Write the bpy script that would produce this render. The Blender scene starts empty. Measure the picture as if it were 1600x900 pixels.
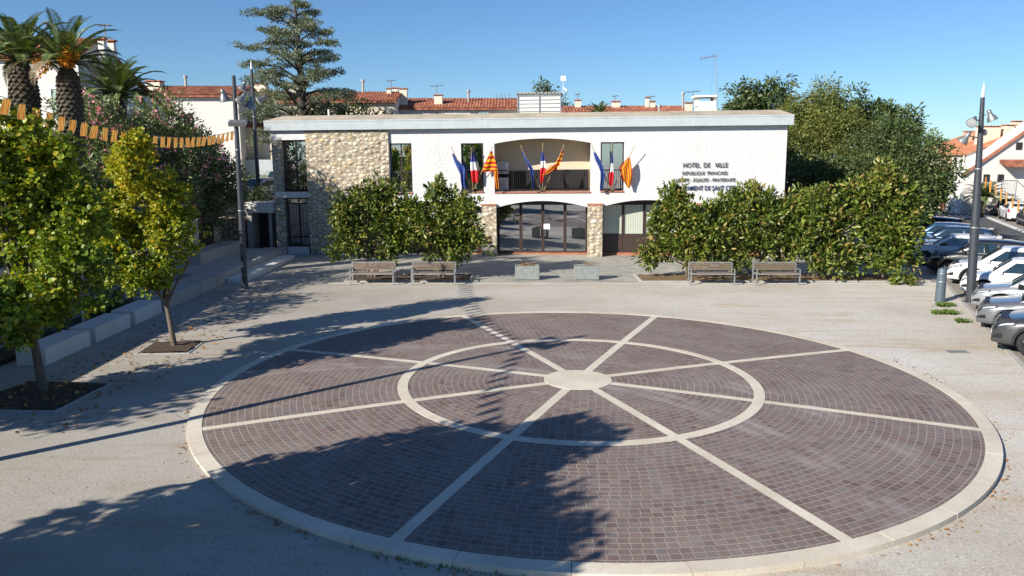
import bpy, math, random
import numpy as np
from mathutils import Vector, Matrix, Euler
R = math.radians; PI = math.pi
random.seed(7); rng = np.random.default_rng(11)
scene = bpy.context.scene
COL = scene.collection

# ------------------------------------------------------------------ camera, sky, sun, exposure
F_PX, PITCH, CAM_H = 1229.0, R(9.76), 5.2
cam = bpy.data.cameras.new('camera'); camo = bpy.data.objects.new('camera', cam); COL.objects.link(camo)
camo.location = (0, 0, CAM_H); camo.rotation_euler = (PI/2 - PITCH, 0, 0)
cam.sensor_width = 36; cam.lens = 36 * F_PX / 1600; cam.clip_start = .1; cam.clip_end = 3000
scene.camera = camo
SUN_EL, SUN_AZ = R(27), R(39.5)           # shadows run towards azimuth 39.5 deg from +x
sd = Vector((math.cos(SUN_EL)*math.cos(SUN_AZ), math.cos(SUN_EL)*math.sin(SUN_AZ), -math.sin(SUN_EL)))
sun = bpy.data.lights.new('sun', 'SUN'); sun.energy = 5.0; sun.angle = R(.53); sun.color = (1, .93, .82)
suno = bpy.data.objects.new('sun', sun); COL.objects.link(suno)
suno.rotation_euler = sd.to_track_quat('-Z', 'Y').to_euler(); suno.location = (-20, -16, 30)
world = bpy.data.worlds.new('World'); scene.world = world; world.use_nodes = True
wn = world.node_tree; sky = wn.nodes.new('ShaderNodeTexSky'); sky.sky_type = 'NISHITA'; sky.sun_disc = False
sky.sun_elevation = SUN_EL
sky.sun_rotation = math.atan2(-sd.x, -sd.y)   # compass angle of the sun, clockwise from +y
sky.air_density = 1.0; sky.dust_density = .1; sky.ozone_density = 3.5; sky.altitude = 600
bg = wn.nodes['Background']; bg.inputs[1].default_value = .07
hue = wn.nodes.new('ShaderNodeMix'); hue.data_type = 'RGBA'; hue.blend_type = 'MULTIPLY'; hue.inputs[0].default_value = 1
hue.inputs[7].default_value = (.68, .89, 1.10, 1)
wn.links.new(sky.outputs[0], hue.inputs[6]); wn.links.new(hue.outputs[2], bg.inputs[0])
scene.view_settings.view_transform = 'Standard'; scene.view_settings.look = 'None'
scene.view_settings.gamma = 1; scene.view_settings.exposure = .68
scene.cycles.max_bounces = 6; scene.cycles.transparent_max_bounces = 8
try: scene.cycles.use_denoising = True
except Exception: pass

# ------------------------------------------------------------------ helpers
def at(px, py, Y):
    """photo pixel and distance in metres -> world x, z"""
    u = (px-800)/F_PX; v = -(py-450)/F_PX
    dy = math.cos(PITCH)+v*math.sin(PITCH); dz = -math.sin(PITCH)+v*math.cos(PITCH)
    return u*Y/dy, CAM_H + dz*Y/dy
def atv(px, py, Y):
    x, z = at(px, py, Y); return Vector((x, Y, z))
def gz(x, y):
    t = min(1, max(0, (19.5-y)/8)); s = t*t*(3-2*t)
    return -.012 - .075*s*min(1, max(0, (x+8)/7))
def gnd(px, py):
    u = (px-800)/F_PX; v = -(py-450)/F_PX
    dy = math.cos(PITCH)+v*math.sin(PITCH); dz = -math.sin(PITCH)+v*math.cos(PITCH)
    t = -CAM_H/dz; return u*t, dy*t

MATS = {}
class NT:
    def __init__(s, name):
        s.m = bpy.data.materials.new(name); s.m.use_nodes = True; s.t = s.m.node_tree; s.b = s.t.nodes['Principled BSDF']
        s.out = s.t.nodes['Material Output']; MATS[name] = s.m
    def n(s, typ, **kw):
        nd = s.t.nodes.new('ShaderNode'+typ)
        for k, v in kw.items():
            if k[0] == 'i' and k[1:].isdigit():
                nd.inputs[int(k[1:])].default_value = v
            else: setattr(nd, k, v)
        return nd
    def l(s, a, b): s.t.links.new(a, b)
    def val(s, v): return v
    def math(s, op, a, b=None, c=None):
        nd = s.t.nodes.new('ShaderNodeMath'); nd.operation = op
        for i, q in enumerate((a, b, c)):
            if q is None: continue
            if isinstance(q, (int, float)): nd.inputs[i].default_value = q
            else: s.l(q, nd.inputs[i])
        return nd.outputs[0]
    def ramp(s, fac, stops):
        r = s.t.nodes.new('ShaderNodeValToRGB'); e = r.color_ramp.elements
        while len(e) < len(stops): e.new(.5)
        for i, (p, c) in enumerate(stops): e[i].position = p; e[i].color = (*c, 1) if len(c) == 3 else c
        s.l(fac, r.inputs[0]); return r.outputs[0]
    def mix(s, fac, a, b, mode='MIX'):
        nd = s.t.nodes.new('ShaderNodeMix'); nd.data_type = 'RGBA'; nd.blend_type = mode
        for i, q in ((0, fac), (6, a), (7, b)):
            if isinstance(q, (int, float)): nd.inputs[i].default_value = q
            elif isinstance(q, tuple): nd.inputs[i].default_value = (*q, 1)
            else: s.l(q, nd.inputs[i])
        return nd.outputs[2]
    def noise(s, vec, scale, detail=3, rough=.6, dist=0):
        nd = s.t.nodes.new('ShaderNodeTexNoise'); nd.inputs['Scale'].default_value = scale
        nd.inputs['Detail'].default_value = detail; nd.inputs['Roughness'].default_value = rough
        nd.inputs['Distortion'].default_value = dist
        s.l(vec, nd.inputs['Vector']); return nd.outputs[0]
    def obj(s): return s.t.nodes.new('ShaderNodeTexCoord').outputs['Object']
    def pos(s): return s.t.nodes.new('ShaderNodeNewGeometry').outputs['Position']
    def bump(s, h, strength=.4, dist=.02):
        b = s.t.nodes.new('ShaderNodeBump'); b.inputs['Strength'].default_value = strength; b.inputs['Distance'].default_value = dist
        s.l(h, b.inputs['Height']); s.l(b.outputs[0], s.b.inputs['Normal'])
    def scale(s, vec, v):
        nd = s.t.nodes.new('ShaderNodeMapping'); nd.inputs['Scale'].default_value = v; s.l(vec, nd.inputs[0]); return nd.outputs[0]

def simple(name, c, rough=.7, var=.12, scale=6, metal=0, bump=.15, bscale=40, spec=None, coat=0):
    """plain surface with broad tone variation, fine mottling and a little relief"""
    s = NT(name); v = s.obj()
    n1 = s.noise(v, scale, 4); n2 = s.noise(v, scale*9, 2)
    lo = tuple(max(0, q*(1-var*1.6)) for q in c); hi = tuple(min(1, q*(1+var)) for q in c)
    f = s.math('MULTIPLY_ADD', n2, .35, s.math('MULTIPLY', n1, .65))
    s.l(s.ramp(f, [(.3, lo), (.7, hi)]), s.b.inputs['Base Color'])
    s.b.inputs['Roughness'].default_value = rough; s.b.inputs['Metallic'].default_value = metal
    if spec is not None: s.b.inputs['Specular IOR Level'].default_value = spec
    if coat: s.b.inputs['Coat Weight'].default_value = coat; s.b.inputs['Coat Roughness'].default_value = .03
    if bump: s.bump(s.noise(v, bscale, 3), bump, .01)
    return s.m

class MB:
    """collects shapes, links them as ONE mesh object"""
    def __init__(s): s.v = []; s.f = []; s.mi = []; s.cur = 0; s.smooth = []
    def add(s, vs, fs, sm=False):
        o = len(s.v); s.v += [tuple(v) for v in vs]
        for f in fs: s.f.append(tuple(i+o for i in f)); s.mi.append(s.cur); s.smooth.append(sm)
    def hexa(s, p):       # 8 points: bottom 4 ccw, top 4 ccw
        s.add(p, [(3,2,1,0),(4,5,6,7),(0,1,5,4),(1,2,6,5),(2,3,7,6),(3,0,4,7)])
    def box(s, x0, x1, y0, y1, z0, z1):
        s.hexa([(x0,y0,z0),(x1,y0,z0),(x1,y1,z0),(x0,y1,z0),(x0,y0,z1),(x1,y0,z1),(x1,y1,z1),(x0,y1,z1)])
    def bbox(s, x0, x1, y0, y1, z0, z1, b=.02):   # box with chamfered upright and top edges
        def ring(i, z): return [(x0+i,y0,z),(x1-i,y0,z),(x1,y0+i,z),(x1,y1-i,z),(x1-i,y1,z),(x0+i,y1,z),(x0,y1-i,z),(x0,y0+i,z)]
        def ring2(z): return [(x0+2*b,y0+b,z),(x1-2*b,y0+b,z),(x1-b,y0+2*b,z),(x1-b,y1-2*b,z),(x1-2*b,y1-b,z),(x0+2*b,y1-b,z),(x0+b,y1-2*b,z),(x0+b,y0+2*b,z)]
        v = ring(b, z0)+ring(b, z1-b)+ring2(z1)
        f = [tuple(range(7,-1,-1)), tuple(range(16,24))]
        for k in (0, 8):
            for i in range(8): f.append((k+i, k+(i+1)%8, k+8+(i+1)%8, k+8+i))
        s.add(v, f)
    def obox(s, c, size, rz=0, rx=0, ry=0):
        M = Matrix.Translation(c) @ Euler((rx, ry, rz)).to_matrix().to_4x4()
        a, b, h = [q/2 for q in size]
        s.hexa([M @ Vector(q) for q in [(-a,-b,-h),(a,-b,-h),(a,b,-h),(-a,b,-h),(-a,-b,h),(a,-b,h),(a,b,h),(-a,b,h)]])
    def bar(s, a, b, w, d=None):
        a, b = Vector(a), Vector(b); d = d or w; t = (b-a).normalized()
        u = t.cross(Vector((0,0,1)))
        if u.length < .05: u = Vector((1,0,0))
        u.normalize(); n = u.cross(t).normalized()
        q = [(-1,-1),(1,-1),(1,1),(-1,1)]
        s.hexa([a+u*w/2*i+n*d/2*j for i, j in q]+[b+u*w/2*i+n*d/2*j for i, j in q])
    def tube(s, pts, rs, n=8, cap=True):
        pts = [Vector(p) for p in pts]
        if isinstance(rs, (int, float)): rs = [rs]*len(pts)
        vs = []; pu = None
        for i, p in enumerate(pts):
            t = (pts[min(i+1, len(pts)-1)]-pts[max(i-1, 0)]).normalized()
            u = pu - t*pu.dot(t) if pu is not None else t.cross(Vector((0,0,1)) if abs(t.z) < .9 else Vector((1,0,0)))
            if u.length < 1e-4: u = t.orthogonal()
            u.normalize(); pu = u; w = t.cross(u)
            for k in range(n):
                a = 2*PI*k/n; vs.append(p+(u*math.cos(a)+w*math.sin(a))*rs[i])
        fs = [(i*n+k, i*n+(k+1)%n, (i+1)*n+(k+1)%n, (i+1)*n+k) for i in range(len(pts)-1) for k in range(n)]
        s.add(vs, fs, True)
        if cap: s.add(vs[:n], [tuple(range(n-1,-1,-1))]); s.add(vs[-n:], [tuple(range(n))])
    def lathe(s, prof, c=(0,0,0), n=16, M=None):
        vs = []; c = Vector(c)
        for r, z in prof:
            for k in range(n):
                a = 2*PI*k/n; q = Vector((r*math.cos(a), r*math.sin(a), z)); vs.append((M @ q if M else q)+c)
        s.add(vs, [(i*n+k, i*n+(k+1)%n, (i+1)*n+(k+1)%n, (i+1)*n+k) for i in range(len(prof)-1) for k in range(n)], True)
    def prism(s, poly, y0, y1, axis='y'):
        n = len(poly)
        if axis == 'y': P = [(a, y0, b) for a, b in poly]+[(a, y1, b) for a, b in poly]
        elif axis == 'z': P = [(a, b, y0) for a, b in poly]+[(a, b, y1) for a, b in poly]
        else: P = [(y0, a, b) for a, b in poly]+[(y1, a, b) for a, b in poly]
        s.add(P, [tuple(range(n-1,-1,-1)), tuple(range(n, 2*n))]+[(i, (i+1)%n, n+(i+1)%n, n+i) for i in range(n)])
    def grid(s, P, sm=True):    # P[i][j] points
        n, m = len(P), len(P[0])
        s.add([q for r in P for q in r], [(i*m+j, (i+1)*m+j, (i+1)*m+j+1, i*m+j+1) for i in range(n-1) for j in range(m-1)], sm)
    def build(s, name, mats, parent=None, loc=None):
        me = bpy.data.meshes.new(name); me.from_pydata(s.v, [], s.f)
        if not isinstance(mats, (list, tuple)): mats = [mats]
        for m in mats: me.materials.append(MATS[m] if isinstance(m, str) else m)
        if len(mats) > 1: me.polygons.foreach_set('material_index', s.mi)
        me.polygons.foreach_set('use_smooth', s.smooth); me.update()
        o = bpy.data.objects.new(name, me); COL.objects.link(o)
        if parent: o.parent = parent
        if loc: o.location = loc
        return o
def tag(o, label, cat, group=None, kind=None):
    if label: o['label'] = label
    if cat: o['category'] = cat
    if group: o['group'] = group
    if kind: o['kind'] = kind
    return o
def empty(name, loc=(0,0,0), rz=0, label=None, cat=None, group=None):
    o = bpy.data.objects.new(name, None); COL.objects.link(o); o.location = loc; o.rotation_euler = (0, 0, rz)
    o.empty_display_size = .2
    return tag(o, label, cat, group)
def struct(o): o['kind'] = 'structure'; return o
def copy_tree(o, parent=None):
    c = o.copy(); COL.objects.link(c)
    if parent: c.parent = parent
    for ch in [q for q in bpy.data.objects if q.parent == o]: copy_tree(ch, c)
    return c

# ------------------------------------------------------------------ materials
def m_gravel():
    s = NT('gravel'); p = s.pos()
    big = s.noise(p, .16, 5, .62); mid = s.noise(p, 1.3, 4, .6); fine = s.noise(p, 26, 2, .7)
    streak = s.noise(s.scale(p, (.25, 1.4, 1)), .9, 4, .6, 1.2)
    base = s.ramp(big, [(.32, (.48, .43, .365)), (.5, (.60, .555, .48)), (.68, (.69, .655, .595))])
    tan = s.mix(s.ramp(streak, [(.52, (0,0,0)), (.68, (.75,.75,.75))]), base, (.50, .39, .26))
    g = s.mix(s.ramp(mid, [(.35, (0,0,0)), (.65, (.35,.35,.35))]), tan, (.60, .575, .53))
    # scattered pebbles
    vo = s.n('TexVoronoi', feature='F1'); vo.inputs['Scale'].default_value = 11; s.l(p, vo.inputs['Vector'])
    sep = s.n('SeparateColor'); s.l(vo.outputs['Color'], sep.inputs[0])
    dot = s.math('MULTIPLY', s.math('LESS_THAN', vo.outputs['Distance'], .22), s.math('GREATER_THAN', sep.outputs[0], .72))
    peb = s.ramp(sep.outputs[1], [(0, (.10,.09,.08)), (.5, (.28,.24,.2)), (1, (.52,.49,.44))])
    c = s.mix(s.math('MULTIPLY', dot, .55), g, peb)
    c = s.mix(.55, c, s.ramp(fine, [(.3, (.45,.44,.42)), (.7, (1.12,1.12,1.12))]), 'MULTIPLY')
    c = s.mix(s.ramp(s.noise(p, 4.5, 5, .75), [(.55, (0,0,0)), (.72, (.3,.3,.3))]), c, (.30,.26,.21))
    # the strip towards the left wall is greyer, compacted grit
    sx = s.n('SeparateXYZ'); s.l(p, sx.inputs[0])
    w = s.math('ADD', sx.outputs[0], s.math('MULTIPLY', s.math('SUBTRACT', mid, .5), 3))
    gr = s.n('MapRange'); gr.inputs[1].default_value = -11; gr.inputs[2].default_value = 7; gr.inputs[3].default_value = .95; gr.inputs[4].default_value = 0
    s.l(w, gr.inputs[0]); c = s.mix(gr.outputs[0], c, s.mix(.42, (.22,.20,.175), c))
    s.l(c, s.b.inputs['Base Color']); s.b.inputs['Roughness'].default_value = .95; s.b.inputs['Specular IOR Level'].default_value = .2
    h = s.math('ADD', s.math('MULTIPLY', fine, .6), s.math('MULTIPLY', dot, .5)); s.bump(h, .55, .015)
m_gravel()
def m_brick():
    s = NT('round_brick'); o = s.obj(); sx = s.n('SeparateXYZ'); s.l(o, sx.inputs[0])
    x, y = sx.outputs[0], sx.outputs[1]
    r = s.math('SQRT', s.math('ADD', s.math('MULTIPLY', x, x), s.math('MULTIPLY', y, y)))
    a = s.math('ARCTAN2', y, x); W, Lb = .145, .165
    rw = s.math('DIVIDE', s.math('ADD', r, s.math('MULTIPLY', s.noise(o, .9, 1), .02)), W); row = s.math('FLOOR', rw); fr = s.math('FRACT', rw)
    n = s.math('ROUND', s.math('MULTIPLY', s.math('ADD', row, .5), 2*PI*W/Lb))
    u = s.math('ADD', s.math('MULTIPLY', s.math('DIVIDE', a, 2*PI), n), s.math('MULTIPLY', s.math('MODULO', row, 2), .5))
    u = s.math('ADD', u, s.math('MULTIPLY', s.math('SINE', s.math('MULTIPLY', row, 12.99)), .12))
    col = s.math('FLOOR', u); fu = s.math('FRACT', u)
    er = s.math('MULTIPLY', s.math('MINIMUM', fr, s.math('SUBTRACT', 1, fr)), W)
    eu = s.math('MULTIPLY', s.math('MINIMUM', fu, s.math('SUBTRACT', 1, fu)), Lb)
    e = s.math('MINIMUM', er, s.math('ADD', eu, .0015))
    mr = s.n('MapRange', interpolation_type='SMOOTHSTEP'); mr.inputs[1].default_value = .004; mr.inputs[2].default_value = .010
    mr.inputs[3].default_value = 1; mr.inputs[4].default_value = 0; s.l(e, mr.inputs[0]); mort = mr.outputs[0]
    cv = s.n('CombineXYZ'); s.l(row, cv.inputs[0]); s.l(col, cv.inputs[1])
    wnz = s.n('TexWhiteNoise', noise_dimensions='2D'); s.l(cv.outputs[0], wnz.inputs[0])
    c = s.ramp(wnz.outputs[0], [(0, (.150,.100,.090)), (.3, (.190,.132,.118)), (.6, (.215,.150,.132)), (.85, (.180,.152,.148)), (1, (.265,.20,.17))])
    big = s.noise(o, .55, 5, .65, .6); blot = s.noise(o, 2.2, 3, .6)
    c = s.mix(s.ramp(big, [(.42, (0,0,0)), (.7, (.7,.7,.7))]), c, (.26,.22,.195))
    c = s.mix(s.ramp(blot, [(.45, (0,0,0)), (.8, (.35,.35,.35))]), c, (.10,.075,.08))
    c = s.mix(.25, c, s.ramp(s.noise(o, 30, 2), [(.3, (.5,.5,.5)), (.7, (1,1,1))]), 'MULTIPLY')
    # pale dusty tyre-like sweeps
    tx = s.math('SUBTRACT', x, -4.5); ty = s.math('ADD', y, 7.2)
    rr = s.math('SQRT', s.math('ADD', s.math('MULTIPLY', tx, tx), s.math('MULTIPLY', ty, ty)))
    sw = None
    for rad in (8.4, 8.75, 10.3, 10.6):
        d = s.math('ABSOLUTE', s.math('SUBTRACT', rr, rad)); q = s.n('MapRange'); q.inputs[1].default_value = .02; q.inputs[2].default_value = .2; q.inputs[3].default_value = 1; q.inputs[4].default_value = 0
        s.l(d, q.inputs[0]); sw = q.outputs[0] if sw is None else s.math('MAXIMUM', sw, q.outputs[0])
    sw = s.math('MULTIPLY', sw, s.ramp(s.noise(o, .8, 3), [(.42, (0,0,0)), (.6, (.55,.55,.55))]))
    c = s.mix(sw, c, (.36,.33,.31))
    mc = s.ramp(s.noise(o, 1.1, 3), [(.3, (.30,.27,.235)), (.7, (.44,.40,.345))])
    c = s.mix(s.math('MULTIPLY', mort, .8), c, mc)
    s.l(c, s.b.inputs['Base Color']); s.b.inputs['Roughness'].default_value = .72; s.b.inputs['Specular IOR Level'].default_value = .3
    s.bump(s.math('SUBTRACT', s.math('MULTIPLY', wnz.outputs[0], .3), mort), .35, .006)
m_brick()
def m_slab():
    s = NT('slab_stone'); o = s.obj(); n = s.noise(o, .8, 4); f = s.noise(o, 22, 3)
    c = s.ramp(n, [(.3, (.56,.50,.40)), (.7, (.72,.66,.55))]); c = s.mix(.3, c, s.ramp(f, [(.3, (.6,.58,.54)), (.7, (1,1,1))]), 'MULTIPLY')
    c = s.mix(s.ramp(s.noise(o, 3.5, 4, .7), [(.58, (0,0,0)), (.75, (.45,.45,.45))]), c, (.36,.29,.2))
    s.l(c, s.b.inputs['Base Color']); s.b.inputs['Roughness'].default_value = .85; s.bump(f, .3, .006)
m_slab()
def m_cobble(name, sc, cols, mortar, depth=.05):
    s = NT(name); o = s.obj(); v = s.scale(o, (sc, sc, sc*1.45))
    wob = s.n('TexNoise'); wob.inputs['Scale'].default_value = .8; s.l(v, wob.inputs[0])
    va = s.n('VectorMath', operation='ADD'); s.l(v, va.inputs[0]); sc2 = s.n('VectorMath', operation='SCALE'); s.l(wob.outputs['Color'], sc2.inputs[0]); sc2.inputs['Scale'].default_value = .5; s.l(sc2.outputs[0], va.inputs[1])
    a = s.n('TexVoronoi', feature='F1'); b = s.n('TexVoronoi', feature='DISTANCE_TO_EDGE')
    for q in (a, b): q.inputs['Scale'].default_value = 1; q.inputs['Randomness'].default_value = .68; s.l(va.outputs[0], q.inputs['Vector'])
    sep = s.n('SeparateColor'); s.l(a.outputs['Color'], sep.inputs[0])
    c = s.ramp(sep.outputs[0], cols)
    c = s.mix(.3, c, s.ramp(s.noise(o, 18, 3), [(.3, (.6,.6,.6)), (.7, (1,1,1))]), 'MULTIPLY')
    mr = s.n('MapRange', interpolation_type='SMOOTHSTEP'); mr.inputs[1].default_value = .02; mr.inputs[2].default_value = .12; s.l(b.outputs[0], mr.inputs[0])
    rd = s.n('MapRange', interpolation_type='SMOOTHSTEP'); rd.inputs[1].default_value = .98; rd.inputs[2].default_value = .80; s.l(a.outputs['Distance'], rd.inputs[0])
    msk = s.math('MULTIPLY', mr.outputs[0], rd.outputs[0]); c = s.mix(msk, mortar, c)
    s.l(c, s.b.inputs['Base Color']); s.b.inputs['Roughness'].default_value = .85
    mh = s.n('MapRange', interpolation_type='SMOOTHSTEP'); mh.inputs[1].default_value = .72; mh.inputs[2].default_value = .12; s.l(a.outputs['Distance'], mh.inputs[0])
    s.bump(s.math('ADD', mh.outputs[0], s.math('MULTIPLY', s.noise(o, 25, 2), .15)), 1.0, depth)
m_cobble('river_stone', 3.5, [(0, (.40,.35,.27)), (.3, (.54,.47,.35)), (.6, (.62,.56,.44)), (.8, (.56,.41,.25)), (1, (.64,.60,.51))], (.27,.23,.17), .06)
m_cobble('rubble_stone', 4.0, [(0, (.26,.2,.14)), (.4, (.4,.31,.2)), (.7, (.46,.38,.28)), (1, (.34,.3,.25))], (.12,.1,.08), .07)
def m_flag():
    s = NT('flagstone'); p = s.pos(); v = s.scale(p, (2.2, 2.2, 2.2))
    a = s.n('TexVoronoi', feature='F1'); b = s.n('TexVoronoi', feature='DISTANCE_TO_EDGE')
    for q in (a, b): q.inputs['Scale'].default_value = 1; s.l(v, q.inputs['Vector'])
    sep = s.n('SeparateColor'); s.l(a.outputs['Color'], sep.inputs[0])
    c = s.ramp(sep.outputs[0], [(0, (.24,.235,.21)), (.35, (.33,.32,.285)), (.7, (.41,.395,.345)), (1, (.29,.29,.265))])
    c = s.mix(s.ramp(s.noise(p, .5, 5), [(.4, (0,0,0)), (.7, (.6,.6,.6))]), c, (.48,.45,.38))
    c = s.mix(.4, c, s.ramp(s.noise(p, 9, 4), [(.3, (.5,.5,.5)), (.7, (1,1,1))]), 'MULTIPLY')
    mr = s.n('MapRange'); mr.inputs[1].default_value = .0; mr.inputs[2].default_value = .05; s.l(b.outputs[0], mr.inputs[0])
    c = s.mix(mr.outputs[0], (.33,.31,.27), c); s.l(c, s.b.inputs['Base Color']); s.b.inputs['Roughness'].default_value = .8
    s.bump(s.math('ADD', mr.outputs[0], s.noise(p, 6, 3)), .4, .02)
m_flag()
def m_asphalt(name, c0, c1):
    s = NT(name); p = s.pos()
    c = s.ramp(s.noise(p, .3, 5), [(.3, c0), (.7, c1)])
    c = s.mix(.5, c, s.ramp(s.noise(p, 45, 2, .8), [(.3, (.45,.45,.45)), (.7, (1.0,1.0,1.0))]), 'MULTIPLY')
    c = s.mix(s.ramp(s.noise(s.scale(p, (1, .3, 1)), .9, 4), [(.58, (0,0,0)), (.7, (.3,.3,.3))]), c, tuple(q*.5 for q in c0))
    s.l(c, s.b.inputs['Base Color']); s.b.inputs['Roughness'].default_value = .9; s.bump(s.noise(p, 60, 2), .4, .006)
m_asphalt('road_asphalt', (.07,.07,.072), (.105,.105,.105))
m_asphalt('parking_asphalt', (.25,.225,.195), (.34,.31,.27))
def m_stucco(name, c, st=.7, sc=9, dirt=(.55,.5,.42), amt=.3):
    s = NT(name); o = s.obj(); n = s.noise(o, sc, 4, .65); n2 = s.noise(s.scale(o, (1.2, 1.2, .35)), .9, 5, .65)
    cc = s.mix(s.ramp(n2, [(.5, (0,0,0)), (.8, (amt,amt,amt))]), c, dirt)
    cc = s.mix(.22, cc, s.ramp(n, [(.35, (.55,.55,.55)), (.6, (1,1,1))]), 'MULTIPLY')
    s.l(cc, s.b.inputs['Base Color']); s.b.inputs['Roughness'].default_value = .9; s.bump(n, st, .03)
m_stucco('white_stucco', (.63,.63,.63), 1.0, 7, (.47,.45,.41), .35)
m_stucco('house_white', (.68,.66,.62), .3)
m_stucco('house_cream', (.70,.62,.50), .3)
m_stucco('house_peach', (.62,.42,.30), .3)
m_stucco('wall_pink', (.56,.50,.46), .35, 7, (.3,.27,.24), .5)
m_stucco('loggia_beige', (.60,.51,.37), .2)
m_stucco('fascia_paint', (.44,.49,.515), .05, 3, (.30,.32,.33), .4)
m_stucco('concrete', (.40,.39,.365), .35, 14, (.22,.2,.17), .7)
m_stucco('concrete_light', (.66,.65,.62), .3, 14, (.36,.33,.28), .45)
simple('roof_membrane', (.43,.37,.28), .9, .2, 1.2); simple('terracotta', (.40,.155,.085), .8, .25, 2.0)
def m_tile(name, a, b, c):
    s = NT(name); o = s.obj(); cell = s.n('TexWhiteNoise', noise_dimensions='3D'); sn = s.n('VectorMath', operation='FLOOR'); s.l(s.scale(o, (4, 2.6, 2.6)), sn.inputs[0]); s.l(sn.outputs[0], cell.inputs[0])
    q = s.ramp(cell.outputs[0], [(0, a), (.5, b), (1, c)]); q = s.mix(s.ramp(s.noise(o, 1.5, 4), [(.5, (0,0,0)), (.8, (.5,.5,.5))]), q, (.13,.08,.055))
    s.l(q, s.b.inputs['Base Color']); s.b.inputs['Roughness'].default_value = .85
m_tile('roof_tile', (.20,.058,.03), (.31,.10,.05), (.40,.16,.085)); m_tile('roof_tile_orange', (.38,.14,.06), (.43,.17,.085), (.48,.22,.12))
simple('brown_metal', (.055,.035,.03), .45, .15, 3, bump=0); simple('rail_dark', (.025,.022,.022), .5, bump=0)
simple('pole_grey', (.055,.062,.075), .45, .15, 5, bump=0, metal=.3); simple('bollard_grey', (.10,.135,.165), .45, .2, 9, bump=0, metal=.2)
simple('lamp_metal', (.25,.26,.26), .4, .15, 9, bump=0, metal=.5); simple('galvanized', (.42,.44,.46), .38, .15, 9, bump=0, metal=.75)
simple('bench_metal', (.34,.35,.36), .45, .15, 9, bump=0, metal=.5); simple('bench_wood', (.19,.14,.10), .8, .35, 14)
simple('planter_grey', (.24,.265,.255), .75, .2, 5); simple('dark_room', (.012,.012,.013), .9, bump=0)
simple('curtain', (.55,.57,.50), .9, .1, 3); simple('paper_white', (.8,.8,.8), .8, .03, bump=0); simple('soil', (.075,.05,.032), 1, .5, 9, bump=.8)
simple('dry_grass', (.20,.13,.06), 1, .5, 12, bump=.8); simple('bark_grey', (.15,.12,.095), .95, .3, 9, bump=.9, bscale=22)
simple('bark_dark', (.05,.038,.03), .95, .3, 6, bump=.9, bscale=16); simple('palm_bark', (.10,.08,.055), 1, .4, 7, bump=.6)
simple('letter_grey', (.035,.035,.04), .5, bump=0); simple('letter_blue', (.015,.035,.11), .5, bump=0)
simple('white_panel', (.72,.71,.66), .7, .06, 2, bump=.1); simple('door_cream', (.66,.58,.42), .8, .1, 3); simple('marking_white', (.62,.61,.58), .8, .2, 7)
simple('tyre', (.018,.018,.019), .85, .2, 20); simple('rim', (.42,.42,.43), .3, .1, 9, metal=.8, bump=0); simple('car_trim', (.012,.012,.013), .5, bump=0)
simple('light_lens', (.40,.42,.44), .12, .1, 30, bump=0); simple('tail_red', (.35,.01,.02), .2, .2, 30, bump=0); simple('caliper_red', (.55,.01,.02), .4, bump=0)
simple('plastic_white', (.7,.7,.7), .5, bump=0); simple('flagpole_wood', (.42,.30,.15), .5, .1, bump=0); simple('shutter_green', (.33,.45,.38), .7, bump=0)
for nm, c in dict(white=(.74,.74,.75), silver=(.60,.61,.63), grey=(.17,.18,.195), silver_grey=(.33,.35,.37), dark_grey=(.065,.068,.07), black=(.010,.011,.013), navy=(.016,.04,.085), blue=(.03,.085,.19)).items():
    simple('paint_'+nm, c, .35, .03, 2, metal=0 if nm in ('white', 'black', 'silver') else .4, bump=0, coat=1)
def m_glass(name, refl, c, rough=.01):
    s = NT(name); d = s.n('BsdfDiffuse'); d.inputs[0].default_value = (*c, 1); g = s.n('BsdfGlossy'); g.inputs[0].default_value = (.92,.95,1,1); g.inputs[1].default_value = rough
    s.l(s.ramp(s.noise(s.obj(), .7, 2), [(.2, tuple(q*.8 for q in c)), (.8, tuple(q*1.2 for q in c))]), d.inputs[0])
    b = s.n('Bump'); b.inputs[0].default_value = .04; b.inputs[1].default_value = .03; s.l(s.noise(s.obj(), .9, 1), b.inputs['Height']); s.l(b.outputs[0], g.inputs['Normal'])
    m = s.n('MixShader'); m.inputs[0].default_value = refl; s.l(d.outputs[0], m.inputs[1]); s.l(g.outputs[0], m.inputs[2]); s.l(m.outputs[0], s.out.inputs[0])
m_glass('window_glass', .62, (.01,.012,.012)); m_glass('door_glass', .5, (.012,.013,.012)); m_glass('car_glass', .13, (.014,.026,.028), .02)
def m_curtainglass():
    s = NT('curtain_glass'); o = s.obj(); sx = s.n('SeparateXYZ'); s.l(o, sx.inputs[0])
    w = s.math('SINE', s.math('MULTIPLY', sx.outputs[0], 52)); c = s.ramp(w, [(0, (.40,.43,.36)), (1, (.56,.60,.52))])
    s.l(c, s.b.inputs['Base Color']); s.b.inputs['Roughness'].default_value = .5; s.b.inputs['Coat Weight'].default_value = 1; s.b.inputs['Coat Roughness'].default_value = .01
m_curtainglass()
def m_stripes(name, a, b, k, axis, off=0):
    s = NT(name); at_ = s.n('Attribute', attribute_name='uvx'); f = s.math('FRACT', s.math('ADD', s.math('MULTIPLY', at_.outputs['Fac'], k), off))
    c = s.mix(s.math('LESS_THAN', f, .5), a, b); s.l(c, s.b.inputs['Base Color']); s.b.inputs['Roughness'].default_value = .8
    tr = s.n('BsdfTranslucent'); s.l(c, tr.inputs[0]); m = s.n('MixShader'); m.inputs[0].default_value = .3
    s.l(s.b.outputs[0], m.inputs[1]); s.l(tr.outputs[0], m.inputs[2]); s.l(m.outputs[0], s.out.inputs[0])
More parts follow.
